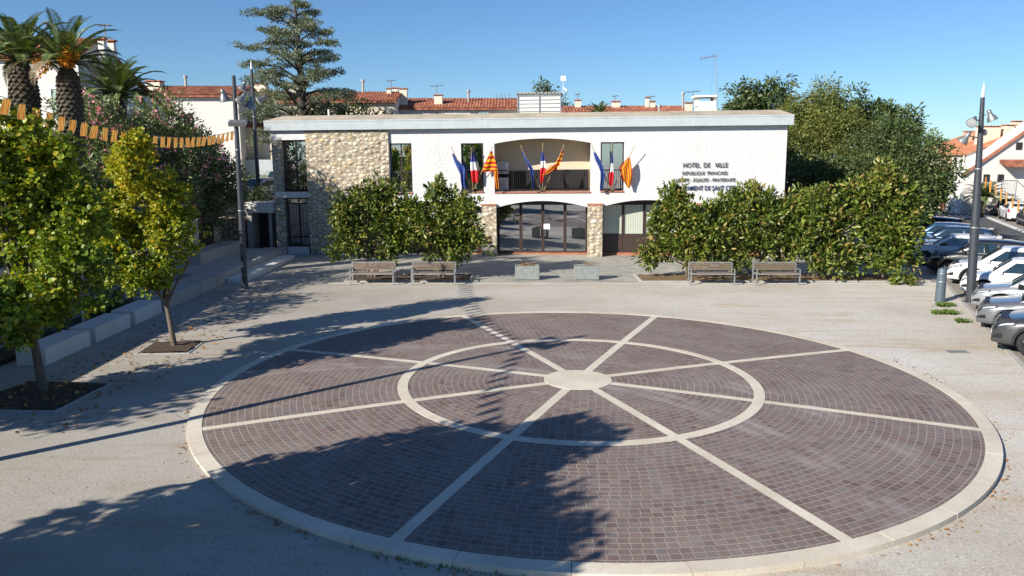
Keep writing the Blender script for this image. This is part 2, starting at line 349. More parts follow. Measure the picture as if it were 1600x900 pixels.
m_stripes('senyera', (.78,.42,.01), (.52,.012,.012), 4.5, 0); m_stripes('pennant_cloth', (.80,.24,.03), (.88,.56,.16), 3.2, 0, .2)
def m_tricolour():
    s = NT('tricolour'); at_ = s.n('Attribute', attribute_name='uvx'); f = at_.outputs['Fac']
    c = s.mix(s.math('GREATER_THAN', f, .34), (.02,.04,.22), (.75,.75,.75)); c = s.mix(s.math('GREATER_THAN', f, .60), c, (.62,.012,.02))
    s.l(c, s.b.inputs['Base Color']); s.b.inputs['Roughness'].default_value = .8
m_tricolour()
def m_eu():
    s = NT('eu_blue'); at_ = s.n('Attribute', attribute_name='uvx'); w = s.n('TexVoronoi'); w.inputs['Scale'].default_value = 9; s.l(s.obj(), w.inputs[0])
    k = s.math('LESS_THAN', w.outputs[0], .12); c = s.mix(k, (.018,.05,.23), (.7,.5,.03)); s.l(c, s.b.inputs['Base Color']); s.b.inputs['Roughness'].default_value = .8
m_eu()
def m_leaf(name, stops, rough=.5, trans=.25, spec=.4, tint=None):
    s = NT(name); a = s.n('Attribute', attribute_name='rnd'); n = s.noise(s.pos(), .8, 3)
    f = s.math('ADD', s.math('MULTIPLY', a.outputs['Fac'], .75), s.math('MULTIPLY', n, .3)); c = s.ramp(f, stops)
    s.l(c, s.b.inputs['Base Color']); s.b.inputs['Roughness'].default_value = rough; s.b.inputs['Specular IOR Level'].default_value = spec
    tr = s.n('BsdfTranslucent'); s.l(s.mix(1, c, (1.25,1.25,.5), 'MULTIPLY'), tr.inputs[0]); m = s.n('MixShader'); m.inputs[0].default_value = trans
    s.l(s.b.outputs[0], m.inputs[1]); s.l(tr.outputs[0], m.inputs[2]); s.l(m.outputs[0], s.out.inputs[0])
m_leaf('leaf_green', [(.1, (.06,.105,.012)), (.5, (.155,.235,.022)), (.8, (.30,.37,.035)), (.98, (.44,.40,.06))], .45, .28)
m_leaf('leaf_yellow', [(.1, (.16,.20,.015)), (.45, (.32,.34,.025)), (.8, (.54,.46,.035)), (.98, (.56,.32,.05))], .5, .4)
m_leaf('leaf_magnolia', [(.1, (.03,.055,.010)), (.45, (.085,.13,.02)), (.72, (.20,.25,.035)), (.97, (.38,.25,.09))], .38, .2, .45)
m_leaf('leaf_oleander', [(.1, (.06,.10,.035)), (.6, (.17,.23,.09)), (.95, (.32,.35,.18))], .55, .2)
m_leaf('flower_pink', [(.1, (.62,.14,.28)), (.9, (.85,.40,.52))], .6, .3); m_leaf('flower_orange', [(.1, (.55,.20,.01)), (.9, (.7,.33,.03))], .7, .2)
m_leaf('leaf_oak', [(.1, (.03,.055,.018)), (.5, (.075,.11,.035)), (.95, (.15,.19,.065))], .5, .2)
m_leaf('leaf_pine', [(.1, (.075,.095,.02)), (.5, (.155,.18,.04)), (.95, (.27,.28,.08))], .6, .25)
m_leaf('leaf_cedar', [(.1, (.08,.10,.06)), (.5, (.16,.19,.12)), (.95, (.27,.30,.20))], .6, .15)
m_leaf('leaf_palm', [(.1, (.04,.07,.02)), (.5, (.13,.19,.055)), (.9, (.30,.35,.15))], .4, .15, .5); m_leaf('frond_dry', [(.1, (.18,.13,.08)), (.9, (.34,.27,.18))], .8, .1)
m_leaf('leaf_fallen', [(.1, (.22,.09,.03)), (.6, (.36,.18,.06)), (.9, (.42,.3,.12))], .9, 0); m_leaf('grass_blade', [(.1, (.07,.13,.02)), (.9, (.17,.25,.06))], .7, .3)
m_leaf('leaf_grey', [(.1, (.09,.11,.08)), (.9, (.26,.29,.24))], .7, .2)

# ------------------------------------------------------------------ foliage
SHAPES = {  # local leaf outlines (u along the leaf, v across, h lift), fan faces round vertex 0
 'blade': ([(0,0,0),(.5,.22,.06),(1,0,-.05),(.5,-.22,.06)], [(0,1,2),(0,2,3)]),
 'round': ([(0,0,0),(.25,.42,.08),(.75,.38,.05),(1,0,-.1),(.75,-.38,.05),(.25,-.42,.08)], [(0,1,2,3),(0,3,4,5)]),
 'magn':  ([(0,0,0),(.35,.2,.06),(.75,.17,.03),(1,0,-.12),(.75,-.17,.03),(.35,-.2,.06)], [(0,1,2,3),(0,3,4,5)]),
 'tuft':  ([(0,0,0),(.9,.13,.1),(1,0,0),(.85,-.16,-.05)], [(0,1,2),(0,2,3)])}
def leaf_mesh(name, P, D, N, S, shape, mats, mi=None, parent=None, rnd=None):
    """P positions, D directions, N up-normals, S sizes, as arrays: one mesh of many leaves"""
    sv, sf = SHAPES[shape]; sv = np.array(sv, float); n = len(P)
    D = D/(np.linalg.norm(D, axis=1, keepdims=True)+1e-9); V = np.cross(N, D); V /= (np.linalg.norm(V, axis=1, keepdims=True)+1e-9); U = np.cross(D, V)
    pts = P[:, None]+S[:, None, None]*(sv[None, :, 0:1]*D[:, None]+sv[None, :, 1:2]*V[:, None]+sv[None, :, 2:3]*U[:, None])
    k = len(sv); m = len(sf[0]); F = (np.arange(n)[:, None, None]*k+np.array(sf)[None]).reshape(-1, m)
    me = bpy.data.meshes.new(name); me.vertices.add(n*k); me.vertices.foreach_set('co', pts.reshape(-1))
    me.loops.add(F.size); me.loops.foreach_set('vertex_index', F.reshape(-1).astype(np.int32))
    me.polygons.add(len(F)); me.polygons.foreach_set('loop_start', np.arange(0, F.size, m, dtype=np.int32)); me.polygons.foreach_set('loop_total', np.full(len(F), m, dtype=np.int32))
    for q in mats: me.materials.append(MATS[q])
    if mi is not None: me.polygons.foreach_set('material_index', np.repeat(mi, len(sf)).astype(np.int32))
    if rnd is None: rnd = rng.random(n)
    at_ = me.attributes.new('rnd', 'FLOAT', 'FACE'); at_.data.foreach_set('value', np.repeat(rnd, len(sf)).astype(np.float32))
    me.update(calc_edges=True); me.validate()
    o = bpy.data.objects.new(name, me); COL.objects.link(o)
    if parent: o.parent = parent
    return o
LUMP = .16
def lobify(bl, k=8, fr=.46, rad=.66):
    out = []
    for b in bl:
        c, q = np.array(b[:3]), np.array(b[3:])
        if q.max() < .5: out.append(tuple(b)); continue
        out.append((*c, *(q*.5)))
        for u in unit(k): f = fr*(.65+.6*rng.random()); out.append((*(c+u*q*rad*(.85+.35*rng.random())), *(q*f)))
    return out
def unit(n):
    v = rng.normal(size=(n, 3)); return v/np.linalg.norm(v, axis=1, keepdims=True)
def clumps(blobs, n, hollow=.55):
    """n twig-tip centres spread through ellipsoids (cx,cy,cz,rx,ry,rz), mostly towards their outside"""
    B = np.array(blobs, float); w = (B[:, 3]*B[:, 4]*B[:, 5])**.75; idx = rng.choice(len(B), n, p=w/w.sum())
    r = (hollow**3+(1-hollow**3)*rng.random(n))**(1/3)*(1+.10*rng.normal(size=n)); u = unit(n)
    ph = rng.random((len(B), 6))*6.28; k = ph[idx]
    lump = np.sin(u[:, 0]*4.1+k[:, 0])*np.sin(u[:, 2]*4.7+k[:, 1])+.7*np.sin(u[:, 1]*7+k[:, 2])*np.sin(u[:, 2]*8+u[:, 0]*5+k[:, 3])
    r = r*(1+LUMP*lump)
    return B[idx, :3]+u*r[:, None]*B[idx, 3:6], u
def foliage(name, blobs, nc, per, cr, ls, shape, mats, parent=None, hollow=.5, w=None, droop=.2, zmin=None, flat=1.0, mi_p=None, jit=.25, C=None, U=None):
    if C is None: C, U = clumps(blobs, nc, hollow)
    if zmin is not None: k = C[:, 2] > zmin; C, U = C[k], U[k]
    nc = len(C); crs = cr*(.6+.8*rng.random(nc)); tone = rng.normal(size=nc)*.17
    idx = np.repeat(np.arange(nc), per); n = len(idx); d = unit(n); rr = rng.random(n)**.5
    P = C[idx]+d*(rr*crs[idx])[:, None]*np.array([1, 1, flat])
    D = d*.8+U[idx]*.5+rng.normal(size=(n, 3))*.35; D[:, 2] -= droop
    N = np.array([0, 0, .7])+d*.7+U[idx]*.35+rng.normal(size=(n, 3))*.6
    S = ls*(.65+.7*rng.random(n)); mi = None
    if mi_p is not None: mi = (rng.random(n) < mi_p).astype(int)
    rnd = np.clip(rng.random(n)*.8+.1+tone[idx]+jit*(rng.random(nc)-.5)[idx], 0, 1)
    return leaf_mesh(name, P, D, N, S, shape, mats, mi, parent, rnd)
def branches(mb, base, top, r0, tips, n=6, bend=.2):
    """tapered trunk from base to top with limbs to the given tip points"""
    base, top = Vector(base), Vector(top); pts = [base.lerp(top, t)+Vector((random.uniform(-1,1), random.uniform(-1,1), 0))*bend*.12*(t > 0) for t in (0, .25, .5, .75, 1)]
    mb.tube([base-Vector((0,0,.1))]+pts[0:], [r0*1.35, r0*1.15, r0*.92, r0*.8, r0*.66, r0*.35], n+2)
    for tp in tips:
        tp = Vector(tp); a = pts[random.choice((1, 2, 3, 3))]
        if a.z > tp.z-.1: a = pts[1]
        m = a.lerp(tp, .5)+Vector((random.uniform(-1,1), random.uniform(-1,1), random.uniform(0, 1)))*bend
        mb.tube([a, a.lerp(m, .5)+Vector((0,0,.05)), m, tp], [r0*.5, r0*.4, r0*.28, r0*.08], n)

# ================================================================== SETTING
mb = MB(); ys = [-260, -60, 0] + [8+.5*i for i in range(28)] + [30, 60, 120, 700]
mb.grid([[(x, y, gz(x, y)) for y in ys] for x in (-500, -12, -9, -7, -5, -2, 0, 12, 500)]); struct(mb.build('ground', 'gravel'))

# --- round brick dais
DC = Vector((1.508, 17.39, 0)); RI, RO = 8.03, 8.30; TH0 = PI+.3903
def zd(r): return .08*(1-(r/8.03)**2)
dais = empty('round_paving', DC); dais['kind'] = 'structure'
mb = MB(); rr = [0.02]+[.5*i for i in range(1, 16)]+[8.03]; NA = 128
mb.grid([[(r*math.cos(2*PI*k/NA), r*math.sin(2*PI*k/NA), zd(r)) for k in range(NA+1)] for r in rr][::-1]); mb.build('brick_surface', 'round_brick', dais)
mb = MB()
def ringseg(mb, r0, r1, a0, a1, z0, dz, n=6):
    A = [a0+(a1-a0)*i/n for i in range(n+1)]
    for i in range(n):
        q = [(r0, A[i]), (r1, A[i]), (r1, A[i+1]), (r0, A[i+1])]
        P = [(r*math.cos(a), r*math.sin(a), z0) for r, a in q]+[(r*math.cos(a), r*math.sin(a), zd(r)+dz) for r, a in q]
        mb.hexa(P)
N = 34
for k in range(N):
    a0 = 2*PI*k/N; j = random.uniform(-.003, .003); ringseg(mb, RI, RO+j, a0+.0006, a0+2*PI/N-.0006, -.35, .008+random.uniform(-.003, .003))
mb.build('border_ring', 'slab_stone', dais)
mb = MB(); N = 18
for k in range(N): ringseg(mb, 3.86, 4.09, 2*PI*k/N+.0006, 2*PI*(k+1)/N-.0006, .0, .008)
mb.build('inner_ring', 'slab_stone', dais)
for k in range(8):
    a = TH0-k*PI/4; c, s_ = math.cos(a), math.sin(a); mb = MB()
    for r0, r1 in ((.74, 3.861), (4.089, 8.031)):
        n = 8; P = []
        for i in range(n+1):
            r = r0+(r1-r0)*i/n; P.append([(r*c-s_*w, r*s_+c*w, zd(r)+.004) for w in (-.1, .1)])
        mb.grid([[p[1] for p in P], [p[0] for p in P]])
    mb.build('spoke', 'slab_stone', dais)
mb = MB(); mb.lathe([(.775, .089), (.785, .06)], n=48); mb.add([(.775*math.cos(2*PI*k/48), .775*math.sin(2*PI*k/48), .089) for k in range(48)], [tuple(range(48))]); mb.build('centre_slab', 'slab_stone', dais)

# --- terrace in front of the town hall, kerb line, parking, road
K0 = Vector((12.55, 18.67, 0)); KE = Vector((.362, .932, 0)).normalized(); KN = Vector((KE.y, -KE.x, 0))
def K(t, n, z=0): p = K0+KE*t+KN*n; return Vector((p.x, p.y, z))
def sheet(name, pts, z, mat):
    mb = MB(); mb.add([(p[0], p[1], z) for p in pts], [tuple(range(len(pts)))]); return struct(mb.build(name, mat))
kt = lambda y: (y-K0.y)/KE.y
sheet('terrace_paving', [(-11.2, 31.5), (K(kt(31.5), 0).x-.1, 31.5), (K(kt(52), 0).x-.1, 52), (-14.2, 52), (-14.2, 39), (-11.2, 39)], -.004, 'flagstone')
mb = MB(); x = -10.9
while x < 17:
    w = random.uniform(.7, 1.3); mb.bbox(x, x+w-.02, 31.36+random.uniform(-.02,.02), 31.5, -.2, .012+random.uniform(-.006,.006), .008); x += w
struct(mb.build('terrace_edge', 'concrete'))
sheet('parking_paving', [K(-22, .1), K(-22, 5.2), K(60, 5.2), K(60, .1)], -.006, 'parking_asphalt')
sheet('road', [K(-30, 5.2), K(-30, 7.75), K(110, 7.75), K(110, 5.2)], -.003, 'road_asphalt')
sheet('side_road', [K(55, 7.8), K(55, -40), K(75, -40), K(75, 45), K(55, 45)], .003, 'road_asphalt')
sheet('far_parking_paving', [K(-30, 8.1), K(-30, 10.6), K(54, 10.6), K(54, 8.1)], -.001, 'parking_asphalt')
sheet('far_pavement', [K(-30, 10.7), K(-30, 30), K(54, 30), K(54, 10.7)], .006, 'concrete')
mb = MB(); t = -22
while t < 50:
    a, b = K(t, -.06), K(t+.98, .1)
    P = [K(t, -.05), K(t+.985, -.05), K(t+.985, .07), K(t, .07)]; zz = gz(0, P[0].y); top = zz+.03
    mb.hexa([(p.x, p.y, -.3) for p in P][::-1]+[(p.x, p.y, top) for p in P][::-1]); t += 1
struct(mb.build('kerb', 'concrete'))
mb = MB(); P = [K(-30, 7.75), K(54, 7.75), K(54, 8.1), K(-30, 8.1)]; mb.hexa([(p.x, p.y, -.2) for p in P][::-1]+[(p.x, p.y, .05) for p in P][::-1]); struct(mb.build('far_kerb', 'concrete_light'))
mb = MB()
for k in range(-3, 16):
    t = -.2+k*2.75; D_ = Vector((math.cos(R(-33)), math.sin(R(-33)), 0)); a_ = K(t, .25); P = [a_, a_+D_*2.2, a_+D_*2.2+KE*.1, a_+KE*.1]; mb.add([(p.x, p.y, -.001 if p.y > 20 else gz(0, p.y)+.012) for p in P], [(0,1,2,3)])
struct(mb.build('bay_markings', 'marking_white'))
mb = MB()
for k in range(6):
    n0 = 5.3+k*.42*1; P = [K(50.5, n0), K(50.5, n0+.24), K(53.5, n0+.24), K(53.5, n0)]; mb.add([(p.x, p.y, .002) for p in P], [(0,1,2,3)])
struct(mb.build('crossing_markings', 'marking_white'))

# --- left side: raised garden, walls
mb = MB(); mb.prism([(-60, 2), (-13.55, 2), (-13.75, 22), (-14.75, 36.2), (-14.75, 40.3), (-60, 40.3)], -.3, 1.75, 'z'); struct(mb.build('garden_terrace', 'soil'))
mb = MB(); mb.prism([(-140, 41.6), (-14.15, 41.6), (-14.15, 56), (-22, 150), (-140, 150)], -.3, 2.15, 'z'); struct(mb.build('upper_car_park', 'parking_asphalt'))
mb = MB()
L = [(-13.35, 4), (-13.5, 21.7), (-14.5, 36.3)]
for i in range(2):
    a, b = Vector(L[i]), Vector(L[i+1]); n = Vector((-(b-a).y, (b-a).x)).normalized()*.22
    P = [(a.x, a.y), (b.x, b.y), (b.x+n.x, b.y+n.y), (a.x+n.x, a.y+n.y)]; mb.prism(P, -.3, 2.15, 'z')
o = mb.build('garden_wall', 'wall_pink'); tag(o, 'long rendered garden wall in shade behind the row of concrete benches', 'wall')
mb = MB()
a = at(298, 400, 38.6); b = at(313, 400, 38.6)
mb.box(-16.6, -15.15, 38.9, 39.2, -.2, 1.95)
w1 = empty('white_garden_wall', (0,0,0), 0, 'short white sunlit wall beside the rough stone wall left of the town hall', 'wall')
mb.build('wall_panel', 'house_white', w1)
w2 = empty('stone_garden_wall', (0,0,0), 0, 'rough rubble stone retaining wall with dark hedge on top, left of the town hall', 'wall')
mb = MB(); mb.box(-15.15, -14.72, 38.75, 41.5, -.2, 1.95); mb.build('stone_pier', 'river_stone', w2)
mb = MB(); mb.box(-14.718, -13.95, 39.6, 41.5, -.2, 1.9); mb.box(-13.94, -13.80, 39.6, 39.9, -.2, 2.3); mb.build('stone_face', 'rubble_stone', w2)
mb = MB(); mb.box(-13.6, -12.66, 5, 30.95, -.2, .12); o = struct(mb.build('planting_bed', 'soil'))

# --- concrete benches and steps
for (y0, y1, z, lb) in ((18.95, 21.05, .41, 'nearest pale concrete block bench beside the leaning tree trunk'), (21.33, 23.35, .41, 'middle pale concrete block bench in the row along the garden wall'), (23.65, 25.5, .42, 'pale concrete block bench touching the long low wall bench')):
    mb = MB(); mb.bbox(-12.32, -11.57, y0, y1, -.2, z, .015); tag(mb.build('concrete_bench', 'concrete_light'), lb, 'bench', 'concrete block benches along the garden wall')
mb = MB(); y = 25.75
while y < 38.4: mb.bbox(-12.65, -11.6, y, y+1.55, -.2, .44, .012); y += 1.57
o = mb.build('wall_bench', 'concrete'); tag(o, 'long low concrete wall bench with stained side running to the town hall door', 'bench')
mb = MB(); mb.bbox(-11.58, -10.85, 31.5, 38.9, -.2, .17, .012); mb.bbox(-12.6, -11.62, 38.45, 40.2, -.2, .3, .012); struct(mb.build('steps', 'concrete_light'))
mb = MB(); mb.bbox(-14.4, -12.68, 31, 39.4, -.2, .46, .012); struct(mb.build('upper_slab', 'concrete'))
mb = MB(); mb.bbox(-14.3, -13.35, 33.4, 38.7, .3, .92, .012); tag(mb.build('concrete_plinth', 'concrete'), 'taller concrete plinth on the slab against the garden wall', 'plinth')

# --- tree pits
def pit(c, rz, a, b, lb):
    e = empty('tree_pit', (c[0], c[1], gz(*c)), R(rz), lb, 'tree pit', 'square tree pits in the gravel')
    mb = MB(); w = .09
    for x0, x1, y0, y1 in ((-a, a, -b-w, -b), (-a, a, b, b+w), (-a-w, -a, -b-w, b+w), (a, a+w, -b-w, b+w)): mb.bbox(x0, x1, y0, y1, -.1, .018, .008)
    mb.build('edging', 'concrete', e)
    mb = MB(); mb.grid([[(-a+2*a*i/8, -b+2*b*j/8, .02+.04*random.random()) for j in range(9)] for i in range(9)][::-1]); mb.build('soil_fill', 'soil', e)
    return e
pit((-10.25, 16.45), -4, .95, .95, 'earth tree pit with pale edging under the nearest green tree')
pit((-9.25, 20.75), 4, .62, .62, 'earth tree pit with pale edging under the yellowing tree')

# ================================================================== TOWN HALL
TH = empty('town_hall', (1.5, 39.87, 0)); TH.rotation_euler = (0, R(-.5), R(-3.9))
tag(TH, 'wide white two storey town hall with cobble panel, arches and flat blue grey fascia', 'town hall')
THM = Matrix.Translation((1.5, 39.87, 0)) @ Euler((0, R(-.5), R(-3.9))).to_matrix().to_4x4(); THI = THM.inverted()
def fac(px, py, d=0):     # photo pixel -> point on the plane of the facade (its own coordinates)
    C = THI @ Vector((0, 0, CAM_H)); Q = THI @ atv(px, py, 40.0); D = Q-C; t = (d-C.y)/D.y; return C+D*t
def arc(x, x0, x1, zs, zc): u = (2*x-x0-x1)/(x1-x0); return zc-(zc-zs)*u*u
WX0, WX1, WT = -7.69, 12.0, 6.45
ups = [(-7.68, -6.54, 3.28, lambda x: 5.73), (-4.03, -2.9, 3.30, lambda x: 5.70), (-2.35, 2.46, 3.27, lambda x: arc(x, -2.35, 2.46, 5.66, 5.9)), (2.96, 4.12, 3.29, lambda x: 5.69)]
arches = [(-7.69, -3.03, 2.5, 2.82), (-2.27, 2.33, 2.47, 2.8), (3.09, 7.40, 2.5, 2.82), (8.15, 11.36, 2.5, 2.82)]
def low(x):
    for a, b, zs, zc in arches:
        if a <= x <= b: return arc(x, a, b, zs, zc)
    return 2.64
xs = set([WX0, WX1])
for a, b, _, _ in ups: xs |= {a, b}
for a, b, _, _ in arches: xs |= {max(a, WX0), b}
for a, b, _, _ in arches+ups[2:3]: xs |= {round(a+(b-a)*i/18, 4) for i in range(19)}
xs = sorted(q for q in xs if WX0 <= q <= WX1); mb = MB()
for x0, x1 in zip(xs, xs[1:]):
    if x1-x0 < 1e-3: continue
    xm = (x0+x1)/2; e = 1e-4
    cuts = [(low(x0+e), low(x1-e))]; op = [u for u in ups if u[0] < xm < u[1]]
    spans = [((low(x0+e), low(x1-e)), (WT, WT))] if not op else [((low(x0+e), low(x1-e)), (op[0][2],)*2), ((op[0][3](x0), op[0][3](x1)), (WT, WT))]
    for (a0, a1), (b0, b1) in spans:
        mb.hexa([(x0,0,a0),(x1,0,a1),(x1,.34,a1),(x0,.34,a0),(x0,0,b0),(x1,0,b1),(x1,.34,b1),(x0,.34,b0)])
mb.build('front_wall', 'white_stucco', TH)
mb = MB()
mb.box(11.66, 12.0, .34, 14, -.3, 6.45); mb.box(-13.78, 12.0, 14, 14.3, -.3, 6.45); mb.box(-13.8, -13.5, .5, 14, -.3, 6.45)
mb.build('side_wall', 'white_stucco', TH)
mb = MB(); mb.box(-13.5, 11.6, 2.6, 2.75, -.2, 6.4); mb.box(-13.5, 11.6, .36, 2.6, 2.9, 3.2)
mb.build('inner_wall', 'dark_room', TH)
mb = MB(); mb.box(-11.95, -7.692, -.13, .34, -.3, 6.40); mb.build('stone_panel', 'river_stone', TH)
mb = MB(); mb.box(-13.75, -13.24, -.04, .5, -.3, 5.95); mb.build('stone_column', 'river_stone', TH)
mb = MB(); mb.box(-13.76, -11.952, -.08, .3, 5.95, 6.44); mb.build('lintel', 'white_stucco', TH)
mb = MB(); mb.box(-13.70, -11.955, -.1, .3, 3.02, 3.33); mb.build('floor_band', 'concrete_light', TH)
mb = MB(); mb.box(-13.22, -12.05, -.06, .3, -.3, .49); mb.build('sill_panel', 'white_stucco', TH)
def ogrid(mb, x0, x1, z0, z1, y, w, nx, nz=1, d=.05):
    mb.box(x0, x1, y-d/2, y+d/2, z0, z0+w); mb.box(x0, x1, y-d/2, y+d/2, z1-w, z1)
    for i in range(nx+1):
        x = x0+(x1-x0)*i/nx; a = min(max(x-w/2, x0), x1-w); mb.box(a, a+w, y-d/2-.002, y+d/2+.002, z0+w, z1-w)
    for k in range(1, nz):
        z = z0+(z1-z0)*k/nz; mb.box(x0+w, x1-w, y-d/2, y+d/2, z-w/2, z+w/2)
def railing(parent, x0, x1, z0, z1, y, step=.11, name='railing'):
    mb = MB(); mb.box(x0, x1, y-.025, y+.025, z1-.05, z1); mb.box(x0, x1, y-.015, y+.015, z0+.06, z0+.1)
    n = int((x1-x0)/step)
    for i in range(n+1):
        x = x0+(x1-x0)*i/n; w = .03 if i % 9 == 0 else .012; mb.box(x-w/2, x+w/2, y-w/2, y+w/2, z0+(.0 if w > .02 else .1), z1-.05)
    return mb.build(name, 'rail_dark', parent)
def window(x0, x1, z0, z1, rail=True, nx=2, y=.2, glass='window_glass', sill=True):
    mb = MB(); ogrid(mb, x0+.01, x1-.01, z0+.01, z1-.01, y, .055, nx); w = mb.build('window', 'brown_metal', TH)
    mb = MB(); mb.box(x0+.03, x1-.03, y+.03, y+.04, z0+.03, z1-.03); mb.build('pane', glass, w)
    if sill: mb = MB(); mb.box(x0-.0, x1+.0, -.05, .17, z0-.075, z0-.001); mb.build('sill', 'terracotta', w)
    if rail: railing(w, x0+.03, x1-.03, z0, z0+1.05, .07)
    return w
for a, b, z, f in ups[:2]+ups[3:]: window(a, b, z, f(a))
window(-13.2, -11.96, 3.35, 5.93, y=.25); w = window(-13.2, -11.97, .5, 3.0, rail=False, y=.25, nx=2)
mb = MB()
for i in range(11): mb.box(-13.15+i*.115, -13.132+i*.115, .05, .07, .55, 2.75)
mb.box(-13.2, -12.0, .045, .075, .95, .99); mb.box(-13.2, -12.0, .045, .075, 2.7, 2.74); mb.build('window_grille', 'rail_dark', w)
# loggia
mb = MB(); mb.box(-2.7, 2.8, 1.55, 1.7, 3.2, 6.2); mb.box(-2.7, -2.36, .345, 1.55, 3.2, 6.2); mb.box(2.47, 2.8, .345, 1.55, 3.2, 6.2)
mb.box(-2.36, 2.47, .345, 1.55, 5.95, 6.2); mb.build('loggia_wall', 'loggia_beige', TH)
mb = MB(); mb.box(-2.36, 2.47, .02, 1.55, 3.202, 3.26); mb.build('loggia_floor', 'terracotta', TH)
mb = MB(); mb.box(-2.36, 2.47, -.05, .02, 3.195, 3.269); mb.build('loggia_sill', 'terracotta', TH)
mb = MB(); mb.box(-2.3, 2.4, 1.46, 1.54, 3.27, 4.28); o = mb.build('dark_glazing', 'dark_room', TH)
railing(TH, -2.33, 2.44, 3.27, 4.36, .12, .1)
for z0, z1 in ((3.3, 3.95), (4.15, 4.75)):
    mb = MB(); mb.bbox(-2.3, -1.72, .85, 1.2, z0, z1, .02); a = mb.build('air_conditioner', 'plastic_white', TH)
    mb = MB()
    for i in range(9): mb.box(-2.24, -1.86, .835, .849, z0+.07+i*.055, z0+.09+i*.055)
    mb.build('fan_grille', 'lamp_metal', a)
# pillars
for x0, x1 in ((-3.02, -2.28), (2.34, 3.08), (7.41, 8.14), (11.37, 12.2)):
    mb = MB(); mb.box(x0, x1, -.10, .42, -.3, 2.58); p = mb.build('pillar', 'river_stone', TH)
    mb = MB(); mb.box(x0-.03, x1+.03, -.13, -.003 if x1 < 12 else .3, 2.58, 2.66); mb.build('cap', 'terracotta', p)
# entrance and ground floor glazing
GY = .75
mb = MB(); mb.box(-7.6, 11.5, GY-.1, GY+.3, -.2, .09); mb.build('threshold', 'terracotta', TH)
d = empty('entrance_door', (0,0,0)); d.parent = TH; xs4 = [-2.27, -1.08, .06, 1.2, 2.33]
for i in range(4):
    mb = MB(); ogrid(mb, xs4[i]+.01, xs4[i+1]-.01, .1, 2.62, GY, .07, 1); lf = mb.build('door_leaf', 'brown_metal', d)
    mb = MB(); mb.box(xs4[i]+.05, xs4[i+1]-.05, GY+.02, GY+.03, .14, 2.58); mb.build('pane', 'door_glass', lf)
    if i in (1, 2):
        mb = MB(); x = xs4[2]+(-.12 if i == 1 else .12); mb.tube([(x, GY-.09, .95), (x, GY-.09, 1.35)], .015); mb.build('handle', 'galvanized', lf)
mb = MB(); mb.box(.1, .42, GY-.045, GY-.04, 1.3, 1.58); mb.build('paper_notice', 'paper_white', d)
mb = MB(); mb.box(-7.69, 11.4, GY-.02, GY+.1, 2.62, 3.0); mb.build('header_band', 'brown_metal', TH)
for a, b, n in ((-7.6, -3.0, 4), (3.09, 7.4, 4), (8.15, 11.36, 3)):
    for i in range(n):
        x0, x1 = a+(b-a)*i/n, a+(b-a)*(i+1)/n
        mb = MB(); ogrid(mb, x0+.01, x1-.01, 1.0, 2.6, GY, .06, 1); w = mb.build('window', 'brown_metal', TH)
        mb = MB(); mb.box(x0+.05, x1-.05, GY+.02, GY+.03, 1.04, 2.56); mb.build('curtained_pane', 'curtain_glass', w)
        mb = MB(); mb.box(x0+.015, x1-.015, GY-.02, GY+.02, .1, .995); mb.box(x0+.1, x1-.1, GY-.03, GY-.02, .2, .9); mb.build('lower_panel', 'brown_metal', w)
mb = MB(); mb.bbox(-2.86, -2.58, -.2, -.1, .69, .99, .01); mb.box(-2.82, -2.62, -.206, -.2, .9, .92); mb.build('mailbox', 'rail_dark', TH)
# fascia and roof
mb = MB(); mb.box(-13.98, 12.2, -.32, -.26, 6.42, 6.9); mb.box(-13.98, -13.92, -.26, 14.3, 6.42, 6.9); mb.box(12.14, 12.2, -.26, 14.3, 6.42, 6.9)
mb.box(-13.99, 12.21, -.335, -.2, 6.83, 6.905); mb.build('fascia', 'fascia_paint', TH)
mb = MB(); mb.box(-13.92, 12.14, -.26, 14.3, 6.44, 6.5); mb.build('eave_soffit', 'fascia_paint', TH)
mb = MB()
mb.hexa([(-13.99,-.33,6.906),(12.21,-.33,6.906),(12.21,14.4,6.906),(-13.99,14.4,6.906),(-13.3,.75,7.19),(11.8,.75,7.19),(11.8,13.4,7.19),(-13.3,13.4,7.19)])
roof = mb.build('roof', 'roof_membrane', TH)
mb = MB()
for i in range(13): mb.box(-13.0+i*2.02, -12.98+i*2.02, -.345, -.335, 6.845, 6.865)
mb.build('fascia_fixings', 'rail_dark', TH)
# lettering
def text_mesh(body, x0, x1, z0, z1, mat, ext=.02, off=0, track=1):
    cu = bpy.data.curves.new('lettering', 'FONT'); cu.body = body; cu.extrude = ext; cu.offset = off; cu.size = 1; cu.space_character = track
    o = bpy.data.objects.new('tmp_lettering', cu); COL.objects.link(o); dg = bpy.context.evaluated_depsgraph_get(); dg.update()
    me = bpy.data.meshes.new_from_object(o.evaluated_get(dg)); bpy.data.objects.remove(o)
    co = np.empty(len(me.vertices)*3); me.vertices.foreach_get('co', co); co = co.reshape(-1, 3)
    mn, mx = co.min(0), co.max(0); q = np.empty_like(co)
    base = min(0, mn[1]) if False else 0
    q[:, 0] = x0+(co[:, 0]-mn[0])/(mx[0]-mn[0])*(x1-x0); q[:, 2] = z0+(co[:, 1]-0)/.73*(z1-z0); q[:, 1] = -.06+co[:, 2]
    me.vertices.foreach_set('co', q.reshape(-1)); me.materials.clear(); me.materials.append(MATS[mat])
    if (x1-x0) > 0: me.flip_normals()
    me.update(); n = bpy.data.objects.new('lettering', me); COL.objects.link(n); n.parent = TH; return n
text_mesh('HOTEL  DE   VILLE', 7.01, 9.18, 4.42, 4.66, 'letter_grey', .012, 0)
text_mesh('REPUBLIQUE  FRANCAISE', 6.98, 9.18, 4.06, 4.24, 'letter_grey', .01)
